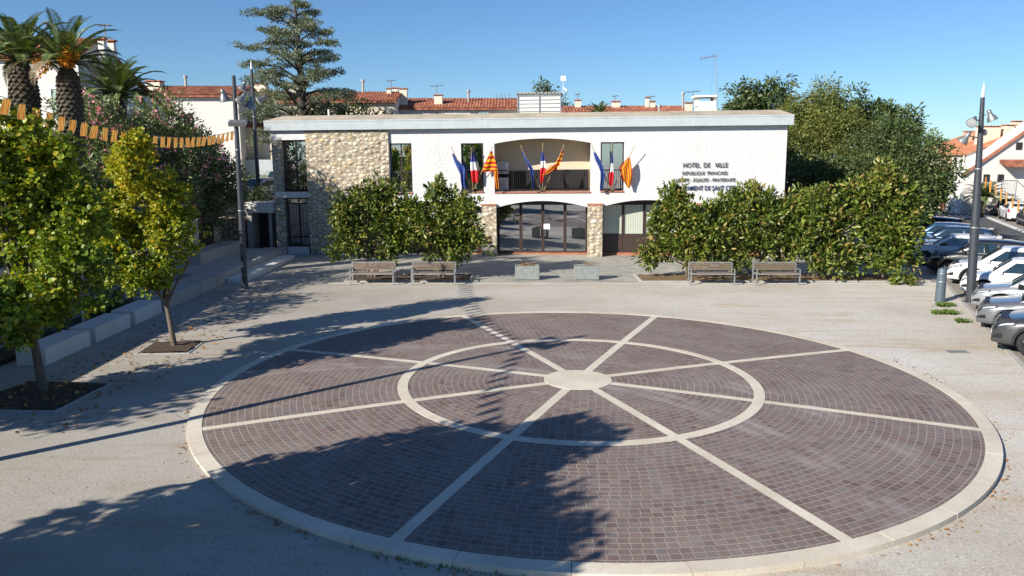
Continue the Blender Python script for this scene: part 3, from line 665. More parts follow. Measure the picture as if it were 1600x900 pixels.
text_mesh('LIBERTE - EGALITE - FRATERNITE', 6.63, 9.58, 3.72, 3.90, 'letter_grey', .01)
text_mesh('AJUNTAMENT DE SANT CEBRIÀ', 6.50, 9.90, 3.30, 3.53, 'letter_blue', .01, .008)
# rooftop: louvred white enclosure, chimney, masts
THo = lambda px, py, d: fac(px, py, d)
a, b = fac(809, 145, 5), fac(876, 180, 5); mb = MB(); mb.box(a.x, b.x, 5, 7.2, 7.1, a.z-.08)
bx = mb.build('rooftop_enclosure', 'white_panel', roof); mb = MB()
for k in range(6): z = 7.25+(a.z-7.45)*k/5; mb.box(a.x-.01, b.x+.01, 4.96, 4.998, z, z+.035)
for x in (a.x, (a.x+b.x)/2, b.x): mb.box(x-.03, x+.03, 4.94, 4.999, 7.1, a.z-.06)
mb.build('enclosure_frame', 'galvanized', roof)
mb = MB(); x = a.x-.1
while x < b.x+.1: mb.box(x, x+.12, 4.85, 7.3, a.z-.06, a.z+.01); x += .2
mb.box(a.x-.1, b.x+.1, 4.9, 7.25, a.z-.08, a.z-.03); mb.build('enclosure_roof', 'concrete', roof)
a, b = fac(1089, 152, 4), fac(1118, 176, 4)
mb = MB(); mb.hexa([(a.x-.1,3.9,7.1),(b.x+.1,3.9,7.1),(b.x+.1,5.1,7.1),(a.x-.1,5.1,7.1),(a.x+.1,4,7.6),(b.x,4,7.6),(b.x,5,7.6),(a.x+.1,5,7.6)])
mb.box(a.x+.02, a.x+.14, 4, 5, 7.6, a.z); mb.box(b.x-.12, b.x, 4, 5, 7.6, a.z); mb.box(a.x+.14, b.x-.12, 4, 5, 7.6, 7.85)
ch = mb.build('chimney', 'house_white', roof); mb = MB(); mb.bbox(a.x-.14, b.x+.1, 3.8, 5.2, a.z, a.z+.1, .01); mb.build('chimney_cap', 'white_panel', ch)
mb = MB(); m0 = fac(1121, 180, 3.7); m1 = fac(1119, 84, 3.7); mb.tube([(m0.x, 3.7, 7.1), (m1.x, 3.7, m1.z)], .022, 6)
q0, q1 = fac(1094, 92, 3.7), fac(1120, 87, 3.7); mb.tube([(q0.x, 3.7, q0.z), (q1.x, 3.7, q1.z)], .02, 5)
for i in range(9):
    t = i/8; x = q0.x+(q1.x-q0.x)*t; z = q0.z+(q1.z-q0.z)*t; mb.tube([(x, 3.5, z-.1), (x, 3.9, z+.12)], .012, 4)
mb.tube([(m1.x-.1, 3.7, m1.z-.2), (m0.x-.35, 4.2, 7.2)], .006, 4); mb.build('antenna', 'galvanized', roof)
m0 = fac(880, 180, 6); m1 = fac(880, 118, 6); mb = MB(); mb.tube([(m0.x, 6, 7.1), (m1.x, 6, m1.z-.2)], .02, 6); mb.box(m1.x-.14, m1.x+.14, 5.95, 6.0, m1.z-.3, m1.z-.02)
mb.tube([(m1.x, 6, m1.z-.65), (m1.x+.12, 5.9, m1.z-.75), (m1.x+.22, 5.8, m1.z-.9)], [.02, .05, .07], 6); mb.build('panel_antenna', 'white_panel', roof)
m0 = fac(514, 180, 3); mb = MB(); mb.tube([(m0.x, 3, 7.1), (m0.x, 3, 7.62)], .06, 8); mb.build('vent_pipe', 'house_white', roof)

# left annex: canopy slab with recessed dark door, next to the hall
AN = empty('side_annex', (0,0,0), 0, 'low concrete annex with recessed dark doorway and planting on top, left of the town hall', 'annex')
mb = MB(); c0, c1 = at(388, 316, 41.2), at(430, 332, 41.2); mb.bbox(c0[0]-.1, c1[0]+.05, 40.9, 43, c1[1], c0[1], .01); mb.build('canopy', 'concrete_light', AN)
mb = MB(); mb.box(-13.85, -13.6, 41.1, 42.8, -.2, c1[1]-.002); mb.box(-12.72, -12.55, 41.1, 42.8, -.2, c1[1]-.002); mb.build('side_post', 'concrete', AN)
mb = MB(); mb.box(-13.6, -12.72, 42.3, 42.5, -.2, c1[1]-.002); mb.box(-13.55, -12.95, 42.24, 42.3, .3, 2.3); mb.build('door', 'rail_dark', AN)

# ================================================================== HOUSES
def tile_roof(parent, p00, p10, p01, p11, mat='roof_tile', pitch=.24, th=.12, name='roof'):
    """ribbed clay tiles: p00-p10 eave, p01-p11 ridge; ribs run up the slope"""
    p00, p10, p01, p11 = map(Vector, (p00, p10, p01, p11)); L = (p10-p00).length; n = max(8, int(L/pitch)*5)
    nrm = (p10-p00).cross(p01-p00).normalized(); nrm = nrm if nrm.z > 0 else -nrm
    mb = MB(); P = []
    for i in range(n+1):
        u = i/n; h = abs(math.sin(PI*u*L/pitch))*.07; P.append([p00.lerp(p10, u).lerp(p01.lerp(p11, u), v)+nrm*h for v in (0, .5, 1)])
    mb.grid(P); d = Vector((0, 0, -th)); mb.hexa([p00+d, p10+d, p11+d, p01+d, p00, p10, p11, p01]); return mb.build(name, mat, parent)
def chimney(parent, px0, px1, py0, py1, Y, mat='house_cream'):
    a, b = atv(px0, py0, Y), atv(px1, py1, Y); w = b.x-a.x; mb = MB(); mb.box(a.x, b.x, Y, Y+w*.9, b.z-.6, a.z-.12); c = mb.build('chimney', mat, parent)
    mb = MB()
    for x in (a.x, a.x+w*.4, a.x+w*.8): mb.box(x, x+w*.16, Y+.02, Y+w*.8, a.z-.119, a.z-.03)
    mb.box(a.x-.06, b.x+.06, Y-.05, Y+w*.9+.05, a.z-.029, a.z+.03); mb.build('chimney_cap', 'terracotta', c); return c
def aerial(parent, px, py0, py1, Y, w=.5, name='antenna'):
    a, b = atv(px, py0, Y), atv(px, py1, Y); mb = MB(); mb.tube([b-Vector((0,0,.5)), a], .03, 5)
    if w:
        mb.tube([a+Vector((-w, 0, -.15)), a+Vector((w, 0, -.05))], .025, 4)
        for i in range(6): x = a.x-w+2*w*i/5; mb.tube([(x, Y-.25, a.z-.12), (x, Y+.25, a.z-.08)], .018, 4)
    return mb.build(name, 'lamp_metal', parent)
def pipe(parent, px, py0, py1, Y):
    a, b = atv(px, py0, Y), atv(px, py1, Y); mb = MB(); mb.tube([b-Vector((0,0,.4)), a], .09, 7); mb.tube([a, a+Vector((0,0,.18))], .15, 7); return mb.build('flue_pipe', 'concrete', parent)
def facade_box(parent, x0, x1, y0, y1, z0, z1, mat): mb = MB(); mb.box(x0, x1, y0, y1, z0, z1); return mb.build('wall', mat, parent)
def hwin(parent, x0, x1, z0, z1, y, mat='window_glass', shut=None):
    mb = MB(); ogrid(mb, x0, x1, z0, z1, y-.03, .06, 2); w = mb.build('window', 'white_panel', parent); mb = MB(); mb.box(x0+.02, x1-.02, y-.02, y-.01, z0+.02, z1-.02); mb.build('pane', mat, w)
    if shut:
        for s, e in ((x0-.45, x0-.02), (x1+.02, x1+.45)): mb = MB(); mb.box(s, e, y-.07, y-.02, z0, z1); mb.build('shutter', shut, w)
    return w
def row_house(pl, pr, pyr, pye, Y, mat, label, zb=1.5, dep=3.2):
    h = empty('row_house', (0,0,0), 0, label, 'house', 'terracotta roofed houses behind the town hall')
    xl, ze = at(pl, pye, Y); xr = at(pr, pye, Y)[0]; zr = at((pl+pr)/2, pyr, Y+dep)[1]; h.location = (0, 0, 0)
    mb = MB(); mb.prism([(Y+.25, zb), (Y+dep+3, zb), (Y+dep+3, ze-.1), (Y+dep, zr-.15), (Y+.25, ze-.1)], xl+.1, xr-.1, 'x'); mb.build('wall', mat, h)
    tile_roof(h, (xl, Y-.1, ze), (xr, Y-.1, ze), (xl, Y+dep, zr), (xr, Y+dep, zr)); tile_roof(h, (xl, Y+2*dep, ze), (xr, Y+2*dep, ze), (xl, Y+dep+.01, zr), (xr, Y+dep+.01, zr)); return h, xl, xr, ze, zr
hA, xl, xr, ze, zr = row_house(225, 372, 135, 149, 57, 'house_white', 'white house with red tile roof between the palms and the cedar')
pipe(hA, 290, 122, 136, 60); chimney(hA, 227, 250, 126, 140, 59.5); hwin(hA, -24, -22.8, 6.6, 8, 57.22)
hB, *_ = row_house(376, 619, 144, 158, 60, 'house_cream', 'cream house with red tile roof directly behind the blue green cedar')
chimney(hB, 392, 415, 130, 145, 62.5); chimney(hB, 452, 468, 134, 146, 62.5); pipe(hB, 567, 128, 144, 63); chimney(hB, 604, 611, 138, 150, 62.5)
for px in (420, 475): a = atv(px-22, 160, 60.2); b = atv(px+22, 215, 60.2); mb = MB(); mb.box(a.x, b.x, 60.18, 60.24, b.z, a.z-.3); mb.build('wooden_shutter', 'door_cream', hB)
hC, *_ = row_house(611, 812, 154, 169, 62, 'house_white', 'white terrace house with two stout chimneys, left of the rooftop enclosure')
chimney(hC, 613, 622, 137, 153, 64.5); chimney(hC, 624, 636, 138, 158, 62.8); chimney(hC, 678, 691, 148, 160, 63); aerial(hC, 682, 132, 148, 63.2); aerial(hC, 611, 124, 137, 64.6, .3); pipe(hC, 732, 144, 155, 64)
for px in (775, 783, 789, 796): aerial(hC, px, 146, 156, 64.5, 0, 'roof_spike')
for px0, px1, py0, py1, m in ((622, 645, 172, 186, 'curtain'), (749, 763, 174, 184, 'window_glass'), (692, 734, 170, 186, 'white_panel')):
    a, b = atv(px0, py0, 62.2), atv(px1, py1, 62.2); hwin(hC, a.x, b.x, b.z, a.z, 62.22, m)
hD, *_ = row_house(812, 1082, 166, 179, 60, 'house_white', 'long low house with red tile roof right of the rooftop enclosure')
chimney(hD, 899, 908, 156, 168, 62.5); chimney(hD, 957, 969, 158, 168, 62.5); chimney(hD, 1009, 1014, 152, 165, 62.6); chimney(hD, 1016, 1024, 158, 168, 62.5); chimney(hD, 1072, 1082, 160, 174, 61)
aerial(hD, 961, 148, 158, 62.7, .2); aerial(hD, 1017, 149, 158, 62.7, .3); aerial(hD, 1083, 141, 165, 62, .5); pipe(hD, 1067, 148, 165, 62); pipe(hD, 1030, 168, 176, 60.5); aerial(hD, 903, 145, 156, 62.7, .2)
# lean-to with tile strip, left of the hall roof
h = empty('outbuilding', (0,0,0), 0, 'small cream outbuilding with narrow tiled lean-to roof at the left end of the hall roof', 'outbuilding')
a, b = atv(384, 197, 58.6), atv(470, 197, 58.6); facade_box(h, a.x, b.x, 58.7, 59.9, 2, a.z, 'door_cream'); r = at(384, 187, 59.8)[1]
tile_roof(h, (a.x-.2, 58.5, a.z), (b.x, 58.5, a.z), (a.x-.2, 59.8, r), (b.x, 59.8, r))
mb = MB(); mb.box(a.x+1.2, a.x+2.6, 58.64, 58.69, 2.1, a.z-.3); mb.build('garage_door', 'house_cream', h)
# big white gable house on the left
H1 = empty('gable_house', (0,0,0), 0, 'tall white gable house behind the two big palms at top left', 'house')
GX = -19.6; prof = [(36.7, 9.5), (38.5, 10.45), (41.2, 9.15), (43.6, 8.25)]
mb = MB(); mb.prism([(36.7, 1.5), (46, 1.5), (46, 7.5), (43.6, 8.2), (41.2, 9.1), (38.5, 10.4), (36.7, 9.45)], -31, GX, 'x'); mb.build('wall', 'house_white', H1)
tile_roof(H1, (-31.2, 36.5, 9.42), (GX+.1, 36.5, 9.42), (-31.2, 38.5, 10.48), (GX+.1, 38.5, 10.48)); tile_roof(H1, (-31.2, 46, 7.5), (GX+.1, 46, 7.5), (-31.2, 38.52, 10.47), (GX+.1, 38.52, 10.47))
chimney(H1, 152, 163, 60, 78, 37.6, 'house_white'); chimney(H1, 167, 178, 63, 76, 38.6, 'house_white'); aerial(H1, 163, 36, 62, 38.2, .25)
aerial(H1, 71, 32, 60, 38.5, .1)
hwin(H1, -20.95, -20.1, 6.8, 8.1, 36.68, 'shutter_green'); hwin(H1, -25.6, -24.4, 7.0, 8.4, 36.68, 'shutter_green')
mb = MB(); mb.box(-23.2, -21.0, 35.9, 36.68, 6.15, 6.25); mb.build('door_canopy', 'concrete_light', H1)
mb = MB(); ogrid(mb, -24.9, -24.1, 4.6, 5.4, 36.6, .04, 4, 4); mb.build('lattice_screen', 'concrete_light', H1)
# white low wall of the upper car park
mb = MB(); mb.box(-34, -16.8, 57.9, 58.2, 2, 4.7); w = tag(mb.build('car_park_wall', 'fascia_paint'), 'pale blue grey wall behind the white van in the upper car park', 'wall')
# street houses at the right
def street_house(x0, x1, y0, y1, ze, xr, zr, mat, label, rmat='roof_tile_orange'):
    h = empty('street_house', (0,0,0), 0, label, 'house', 'houses along the street at the right')
    mb = MB(); mb.prism([(x0, -.2), (x1, -.2), (x1, ze), (xr, zr), (x0, ze)], y0, y1, 'y'); mb.build('wall', mat, h)
    tile_roof(h, (x0-.3, y0-.2, ze-.1), (x0-.3, y1, ze-.1), (xr, y0-.2, zr+.05), (xr, y1, zr+.05), rmat)
    return h
zE, zR = 5.2, 7.6
s1 = street_house(39.9, 53, 70, 72.2, zE, 46.5, zR, 'house_white', 'big white street house with orange roof and two capped chimneys')
s2 = street_house(39.9, 53, 72.2, 73.9, zE, 46.5, zR, 'house_peach', 'narrow peach and brick street house between the white house and the oak')
s3 = street_house(39.9, 53, 73.9, 79, zE-.1, 46.5, zR, 'house_cream', 'cream street house farthest along the street beside the trees')
for (a, b, c, d) in ((1535, 1548, 200, 214), (1551, 1564, 200, 213), (1575, 1587, 198, 212), (1588, 1597, 192, 210)): chimney(s1, a-2, b-2, c-3, d+8, 71.2)
chimney(s3, 1510, 1519, 205, 222, 74.5, 'house_peach')
for y0, y1, z0, z1, h in ((70.6, 70.95, 2.9, 4.6, s1), (71.4, 71.75, 2.9, 4.6, s1), (70.9, 71.4, 0, 2.1, s1), (72.7, 73.3, 2.8, 4.2, s2), (72.6, 73.4, 0, 2.2, s2), (74.5, 75.1, 2.8, 4.2, s3), (76, 76.6, 2.8, 4.2, s3)):
    mb = MB(); mb.box(39.84, 39.89, y0, y1, z0, z1); w = mb.build('window' if z0 else 'door', 'brown_metal', h)
    mb = MB(); mb.box(39.82, 39.838, y0+.08, y1-.08, z0+.1, z1-.1); mb.build('pane', 'shutter_green' if h is not s2 else 'terracotta', w)
mb = MB(); mb.box(39.2, 39.898, 72.3, 73.7, 2.35, 2.5); mb.build('balcony', 'terracotta', s2); mb = MB(); mb.tube([(39.7, 70.05, 0), (39.7, 70.05, 5.2)], .06, 6); mb.build('drain_pipe', 'house_cream', s1)
W1 = empty('white_annex_house', (0,0,0), 0, 'lower white house with a slanting brown roof edge in front of the big white house', 'house', 'houses along the street at the right')
a, b = atv(1506, 274, 67.5), atv(1640, 180, 67.5); mb = MB(); mb.prism([(a.x, -.2), (b.x, -.2), (b.x, b.z), (a.x, a.z)], 67.5, 69.9, 'y'); mb.build('wall', 'house_white', W1)
mb = MB(); mb.bar((a.x-.2, 67.4, a.z), (b.x, 67.4, b.z+.1), .3, .16); mb.build('roof_edge', 'terracotta', W1)
mb = MB(); mb.tube([(a.x+1.0, 67.4, 0), (a.x+1.0, 67.4, a.z+.5)], .06, 6); mb.build('drain_pipe', 'concrete_light', W1)
c = atv(1572, 256, 66.5); mb = MB(); mb.hexa([(c.x, 66.2, c.z-.25), (c.x+3, 66.2, c.z-.25), (c.x+3, 67.45, c.z+.1), (c.x, 67.45, c.z+.1), (c.x, 66.2, c.z-.1), (c.x+3, 66.2, c.z-.1), (c.x+3, 67.45, c.z+.35), (c.x, 67.45, c.z+.35)]); mb.build('porch_roof', 'roof_tile', W1)
for px in (1541, 1563, 1592): q = atv(px, 278 if px < 1590 else 228, 67.48); mb = MB(); mb.box(q.x-.25, q.x+.25, 67.42, 67.47, q.z-.3, q.z+.3); mb.build('window', 'rail_dark', W1)
# outside metal stair
st = empty('metal_staircase', (0,0,0), 0, 'grey metal outside staircase with mesh landing at the right edge', 'staircase')
mb = MB(); p = atv(1566, 282, 64.5); mb.box(p.x, p.x+1.2, 64.5, 65.5, p.z-1.2, p.z-1.1)
for x in (p.x, p.x+1.2): mb.tube([(x, 64.5, 0), (x, 64.5, p.z)], .04, 5)
mb.tube([(p.x, 64.5, p.z), (p.x+1.2, 64.5, p.z)], .035, 5); mb.tube([(p.x+1.2, 64.5, p.z), (p.x+3.6, 64.5, .9)], .035, 5)
for i in range(10): mb.box(p.x+1.2+i*.25, p.x+1.5+i*.25, 64.5, 65.5, p.z-1.3-i*.22, p.z-1.25-i*.22); mb.tube([(p.x+.12*i, 64.5, p.z), (p.x+.12*i, 64.5, p.z-1.1)], .012, 4)
mb.build('stair_frame', 'galvanized', st)

# ================================================================== TREES AND PLANTS
def tree(name, label, base, top, r0, blobs, nc, per, cr, ls, shape, mats, cat='tree', bark='bark_grey', ntips=9, group=None, mi=None, **kw):
    blobs = lobify(blobs)
    t = empty(name, base, 0, label, cat, group); Bs = [(b[0]-base[0], b[1]-base[1], b[2]-base[2], *b[3:]) for b in blobs]
    C, U = clumps(Bs, nc, kw.pop('hollow', .5)); zm = kw.pop('zmin', None)
    k = rng.random(len(C)) < .09; C[k] += U[k]*(.12+.4*rng.random((k.sum(), 1)))*Bs[0][3]*.5
    if zm is not None: k = C[:, 2] > zm; C, U = C[k], U[k]
    mb = MB(); tips = [tuple(C[i]*.93+np.array([0,0,0])) for i in rng.choice(len(C), ntips, replace=False)]
    branches(mb, (0,0,0), (top[0]-base[0], top[1]-base[1], top[2]-base[2]), r0, tips, 6, kw.pop('bend', .25)); mb.build('trunk', bark, t)
    foliage('crown', None, 0, per, cr, ls, shape, mats, t, C=C, U=U, mi_p=mi, **kw); return t
zg = gz(-10, 16.7)
_mi = lambda z0, z1: None
def crown_mix(t, z0, z1, p0, p1):
    """second leaf kind grows likelier with height"""
    c = [q for q in bpy.data.objects if q.parent == t and q.name.startswith('crown')][0]; me = c.data; n = len(me.polygons)
    cz = np.empty(n*3); me.polygons.foreach_get('center', cz); cz = cz.reshape(-1, 3); f = np.clip((cz[:, 2]-z0)/(z1-z0), 0, 1)
    nz = np.sin(cz[:, 0]*3.1+cz[:, 2]*2.3)*.12; p = p0+(p1-p0)*f+nz; r = np.repeat(rng.random(n//2), 2)[:n]
    me.polygons.foreach_set('material_index', (r < p).astype(np.int32)); me.update()
t1 = tree('plane_tree', 'nearest green leafy tree at the left edge, standing in its earth pit', (-10.34, 16.73, zg), (-10.6, 16.7, 4.6), .09,
     [(-10.9,16.7,4.1,1.5,1.5,1.5),(-9.8,16.7,3.4,1.05,1.0,1.1),(-11.2,16.6,5.3,.9,.9,.8),(-10.3,16.5,5.3,.6,.7,.75),(-11.0,15.9,2.1,1.1,.9,.65),(-9.9,16.0,2.3,.9,.8,.7),(-9.9,16.7,4.7,.9,.9,.8),(-10.5,15.9,1.8,.9,.7,.55),(-9.35,16.6,2.9,.75,.8,.9),(-9.4,16.8,3.9,.6,.7,.7),(-9.9,16.2,2.0,.8,.7,.5),(-8.85,16.4,3.3,.45,.45,.4),(-9.4,16.6,5.2,.4,.45,.35),(-10.6,16.6,6.05,.35,.35,.35),(-8.9,16.4,2.2,.4,.4,.3)], 1250, 23, .15, .098, 'round', ['leaf_green', 'leaf_yellow'], ntips=16, group='young trees beside the gravel')
crown_mix(t1, 1, 6, .03, .3)
t2 = tree('plane_tree', 'slender tree with yellowing autumn leaves, second from the left edge', (-9.2, 20.86, -.01), (-9.6, 20.9, 4.6), .072,
     [(-9.8,20.9,4.5,.75,.8,1.0),(-9.7,20.9,3.6,1.1,1.0,.9),(-10.0,20.8,2.6,1.05,.9,.7),(-8.9,20.8,3.0,.65,.6,.5),(-8.95,20.8,4.1,.5,.6,.6),(-10.4,20.7,2.2,.7,.6,.45),(-9.2,20.6,2.2,.7,.5,.4),(-9.7,20.4,1.95,.7,.6,.35),(-10.8,20.6,2.7,.5,.45,.35),(-8.45,20.8,3.4,.4,.4,.35),(-9.75,20.9,5.45,.28,.28,.4),(-10.5,20.8,3.9,.4,.4,.3)], 760, 22, .14, .09, 'round', ['leaf_green', 'leaf_yellow'], ntips=14, group='young trees beside the gravel')
crown_mix(t2, 2.0, 4.4, .2, .9)
t3 = tree('plane_tree', 'leafy tree outside the frame at lower left whose shadow falls over the brick circle', (-7.7, 7.1, -.1), (-7.7, 7.1, 4.6), .11,
     [(-7.7,7.2,4.2,1.3,1.3,1.4),(-7.4,7.3,5.3,.8,.8,.7),(-8.5,7.9,2.9,1.2,1.0,.8),(-7.0,6.8,3.1,.9,.9,.7)], 620, 22, .27, .15, 'round', ['leaf_green', 'leaf_yellow'], group='young trees beside the gravel')
t5 = tree('plane_tree', 'leafy garden tree outside the frame at left, shading the gravel before the nearest pit', (-15.6, 10.6, 1.6), (-15.6, 10.6, 5.2), .12,
     [(-15.4,10.6,4.6,1.7,1.7,1.3),(-15.0,11.8,4.0,1.2,1.2,.9)], 360, 20, .28, .15, 'round', ['leaf_green', 'leaf_yellow'], group='young trees beside the gravel')
t4 = tree('plane_tree', 'leafy tree outside the frame at lower left whose shadow falls on the nearest gravel', (-9.0, 4.2, -.1), (-9.0, 4.2, 4.6), .11,
     [(-8.8,4.3,4.1,1.7,1.6,1.6),(-6.5,4.5,4.0,1.2,1.0,.9),(-9.2,4.9,2.8,1.5,1.2,.8),(-8.8,4.0,5.3,1.0,1.0,.8),(-7.4,3.7,3.0,1.2,1.0,.7),(-11.2,5.0,3.5,1.4,1.3,1.1)], 1150, 22, .28, .15, 'round', ['leaf_green', 'leaf_yellow'], group='young trees beside the gravel')
# magnolias behind the benches
MG = 'glossy evergreen trees in front of the town hall'
def magnolia(label, x, y, blobs, nc, seed=0):
    t = empty('magnolia', (x, y, 0), 0, label, 'tree', MG); C, U = clumps(lobify([(b[0]-x, b[1]-y, *b[2:]) for b in blobs], 11, .50, .62), int(nc*1.3), .3); k = C[:, 2] > .35; C, U = C[k], U[k]
    mb = MB()
    for s in range(4):
        a = random.uniform(0, 2*PI); tip = C[rng.integers(len(C))]*.8; tip[2] = max(tip[2], 1.8); b = (math.cos(a)*.15, math.sin(a)*.15, -.1)
        tips = [C[i]*.95 for i in rng.choice(len(C), 9)]
        pts = [Vector(b), Vector(b).lerp(Vector(tip), .4)+Vector((0,0,.1)), Vector(tip)]; mb.tube(pts, [.06, .045, .015], 6)
        for q in tips: mb.tube([pts[1] if q[2] > .9 else Vector((0,0,.4)), pts[1].lerp(Vector(q), .6)+Vector((0,0,.1)), Vector(q)], [.03, .018, .006], 5)
    mb.build('trunk', 'bark_grey', t)
    foliage('crown', None, 0, 14, .21, .20, 'magn', ['leaf_magnolia'], t, C=C, U=U, droop=-.15, jit=.35); return t
magnolia('glossy evergreen behind the leftmost bench, its branches against the cobble panel', -5.9, 32.9, [(-5.9,32.8,2.1,1.4,1.1,1.5),(-5.2,32.8,3.45,.75,.7,.75),(-6.9,32.7,2.6,.75,.7,.85),(-6.1,32.7,3.4,.8,.6,.7),(-7.3,32.6,3.7,.3,.3,.3),(-6.8,32.6,1.5,.8,.6,.8),(-5.0,32.6,1.6,.9,.6,1.0),(-4.5,32.8,2.5,.9,.7,.9),(-7.0,32.6,2.4,.6,.5,.6)], 430)
magnolia('glossy evergreen behind the second bench from the left, beside the cobble pillar', -2.9, 32.9, [(-3.0,32.8,2.0,1.4,1.1,1.3),(-2.0,32.7,2.6,1.0,.9,.95),(-2.95,32.8,3.5,.65,.6,.55),(-1.6,32.7,3.3,.35,.3,.45),(-3.9,32.7,2.4,.9,.7,1.1),(-2.0,32.6,1.5,.9,.6,.8)], 380)
magnolia('glossy evergreen standing left of the right hand benches and under the wall lettering', 7.5, 32.9, [(7.5,32.8,1.9,1.75,1.1,1.3),(6.9,32.8,3.4,.6,.5,.6),(5.9,32.7,1.25,.65,.6,.75),(6.3,32.7,2.4,.6,.6,.7),(8.7,32.8,2.6,.9,.8,.8)], 470)
magnolia('glossy evergreen behind the rightmost bench', 10.1, 32.9, [(10.1,32.8,2.1,1.5,1.1,1.4),(9.9,32.8,3.3,.75,.7,.6),(11.5,32.7,2.0,1.0,.8,1.3),(9.2,32.5,1.0,.9,.5,.6),(10.7,32.7,3.0,.7,.6,.7)], 420)
magnolia('wide low glossy evergreen to the right of the benches, reaching the ground', 12.9, 32.6, [(12.9,32.5,1.9,1.7,1.2,1.6),(12.2,32.5,3.1,1.0,.9,.8),(14.2,32.4,3.2,.8,.8,.9),(13.5,31.9,1.0,1.5,.6,.8)], 520)
magnolia('tallest glossy evergreen, nearest to the parked cars', 15.3, 32.4, [(15.3,32.4,2.3,1.6,1.2,1.7),(15.3,32.5,4.0,.85,.9,.9),(15.9,32.0,3.2,.7,.5,.8),(15.6,31.7,1.1,1.0,.5,.7)], 560)
for x0, x1, y0, y1, m, lb in ((-6.75, -1.75, 31.75, 33.5, 'soil', 'bare brown earth bed under the left pair of evergreens'), (5.35, 17.0, 31.75, 33.5, 'dry_grass', 'long bed of dry brown grass under the right evergreens')):
    e = empty('tree_bed', ((x0+x1)/2, (y0+y1)/2, 0), 0, lb, 'plant bed'); a, b = (x1-x0)/2, (y1-y0)/2; mb = MB()
    for q in ((-a, a, -b-.1, -b), (-a, a, b, b+.1), (-a-.1, -a, -b-.1, b+.1), (a, a+.1, -b-.1, b+.1)): mb.bbox(*q, -.1, .05, .01)
    mb.build('edging', 'concrete', e); mb = MB(); mb.grid([[(-a+2*a*i/60, -b+2*b*j/8, .01+.05*random.random()) for j in range(9)] for i in range(61)][::-1]); mb.build('bed_soil', m, e)
# a magnolia seedling at the corner
e = empty('small_shrub', (15.6, 31.0, 0), 0, 'small leafy shoot at the foot of the evergreens near the bollard', 'shrub'); foliage('foliage', [(0,0,.3,.45,.25,.28)], 22, 12, .15, .16, 'magn', ['leaf_magnolia'], e)
# oleanders over the garden wall
OG = 'pink oleanders over the garden wall'
for x, y, lb, bl, nc in ((-17.4, 33.6, 'large oleander with many pink flowers below the third palm', [(-17.4,33.6,5.0,2.3,1.9,2.6),(-18.6,33.5,4.2,1.5,1.5,2.2)], 850),
                         (-15.3, 35.3, 'broad oleander with pink flowers in the middle of the garden hedge', [(-15.5,35.3,5.0,1.9,1.7,2.6),(-15.0,34.6,3.3,1.2,1.2,1.4)], 780),
                         (-14.6, 38.2, 'darker oleander with few flowers behind the stone garden wall', [(-15.0,38.0,4.3,1.3,1.3,2.3),(-14.3,37.7,3.7,.8,.8,1.8),(-13.65,38.4,3.6,.75,.7,1.6)], 620)):
    t = empty('oleander', (x, y, 1.75), 0, lb, 'shrub', OG); C, U = clumps([(b[0]-x, b[1]-y, b[2]-1.75, *b[3:]) for b in bl], nc, .45); mb = MB()
    for i in rng.choice(len(C), 14): mb.tube([(random.uniform(-.4,.4), random.uniform(-.4,.4), -.1), tuple(C[i]*.5+np.array([0,0,.2])), tuple(C[i])], [.05, .03, .01], 5)
    mb.build('stems', 'bark_grey', t); foliage('foliage', None, 0, 20, .30, .17, 'blade', ['leaf_oleander'], t, C=C, U=U, droop=-.3, jit=.3)
    k = rng.random(len(C)) < .25; foliage('flowers', None, 0, 9, .14, .12, 'round', ['flower_pink'], t, C=(C*1.03)[k], U=U[k], droop=0)
for x, y, lb, b, nc in ((-15.2, 27.5, 'dark green laurel hedge behind the garden wall and the yellowing tree', (-15.2,27.5,3.3,1.3,3.2,1.7), 420), (-15.2, 21.5, 'dark green laurel hedge behind the wall at the left edge', (-15.2,21.5,3.2,1.3,3.0,1.6), 420)):
    t = empty('laurel_hedge', (x, y, 1.75), 0, lb, 'hedge'); foliage('foliage', [(b[0]-x, b[1]-y, b[2]-1.75, *b[3:])], nc, 16, .32, .2, 'blade', ['leaf_oak'], t)
def shrub(label, c, r, nc, per, cr, ls, shape, m, name='shrub', loc=None):
    t = empty(name, (c[0], c[1], loc if loc is not None else c[2]-r[2]), 0, label, 'shrub'); mb = MB()
    for i in range(6): a = random.uniform(0, 6.28); mb.tube([(0,0,-.05), (math.cos(a)*r[0]*.6, math.sin(a)*r[1]*.6, r[2]*1.3)], [.02, .006], 5)
    mb.build('stems', 'bark_grey', t); foliage('foliage', [(0, 0, r[2], *r)], nc, per, cr, ls, shape, [m], t, hollow=.3); return t
shrub('grey green feathery shrub behind the nearest concrete block', (-12.9, 21.2, .75), (.42, .75, .7), 90, 14, .16, .1, 'blade', 'leaf_grey')
shrub('dark bushy shrub behind the farthest concrete block', (-12.95, 24.9, .75), (.4, .8, .65), 90, 14, .16, .12, 'blade', 'leaf_oak')
shrub('trailing dark plant on the annex roof beside the hall', (-13.3, 41.8, 3.1), (.9, .6, .35), 70, 12, .2, .14, 'blade', 'leaf_oak')
shrub('bushy green plant at the foot of the car park wall, left of the hall', (-18.2, 57.3, 5.0), (1.9, .5, .8), 90, 14, .25, .16, 'blade', 'leaf_oleander', loc=2.15)
mb = MB(); p = gnd(157, 495); mb.tube([(-12.75, 22.9, 0), (-12.75, 22.9, .95)], .045, 8); mb.lathe([(.001, .99), (.05, .97), (.05, .94)], (-12.75, 22.9, 0), 8); tag(mb.build('garden_post', 'plastic_white'), 'short white post in the planting bed beside the middle block', 'post')
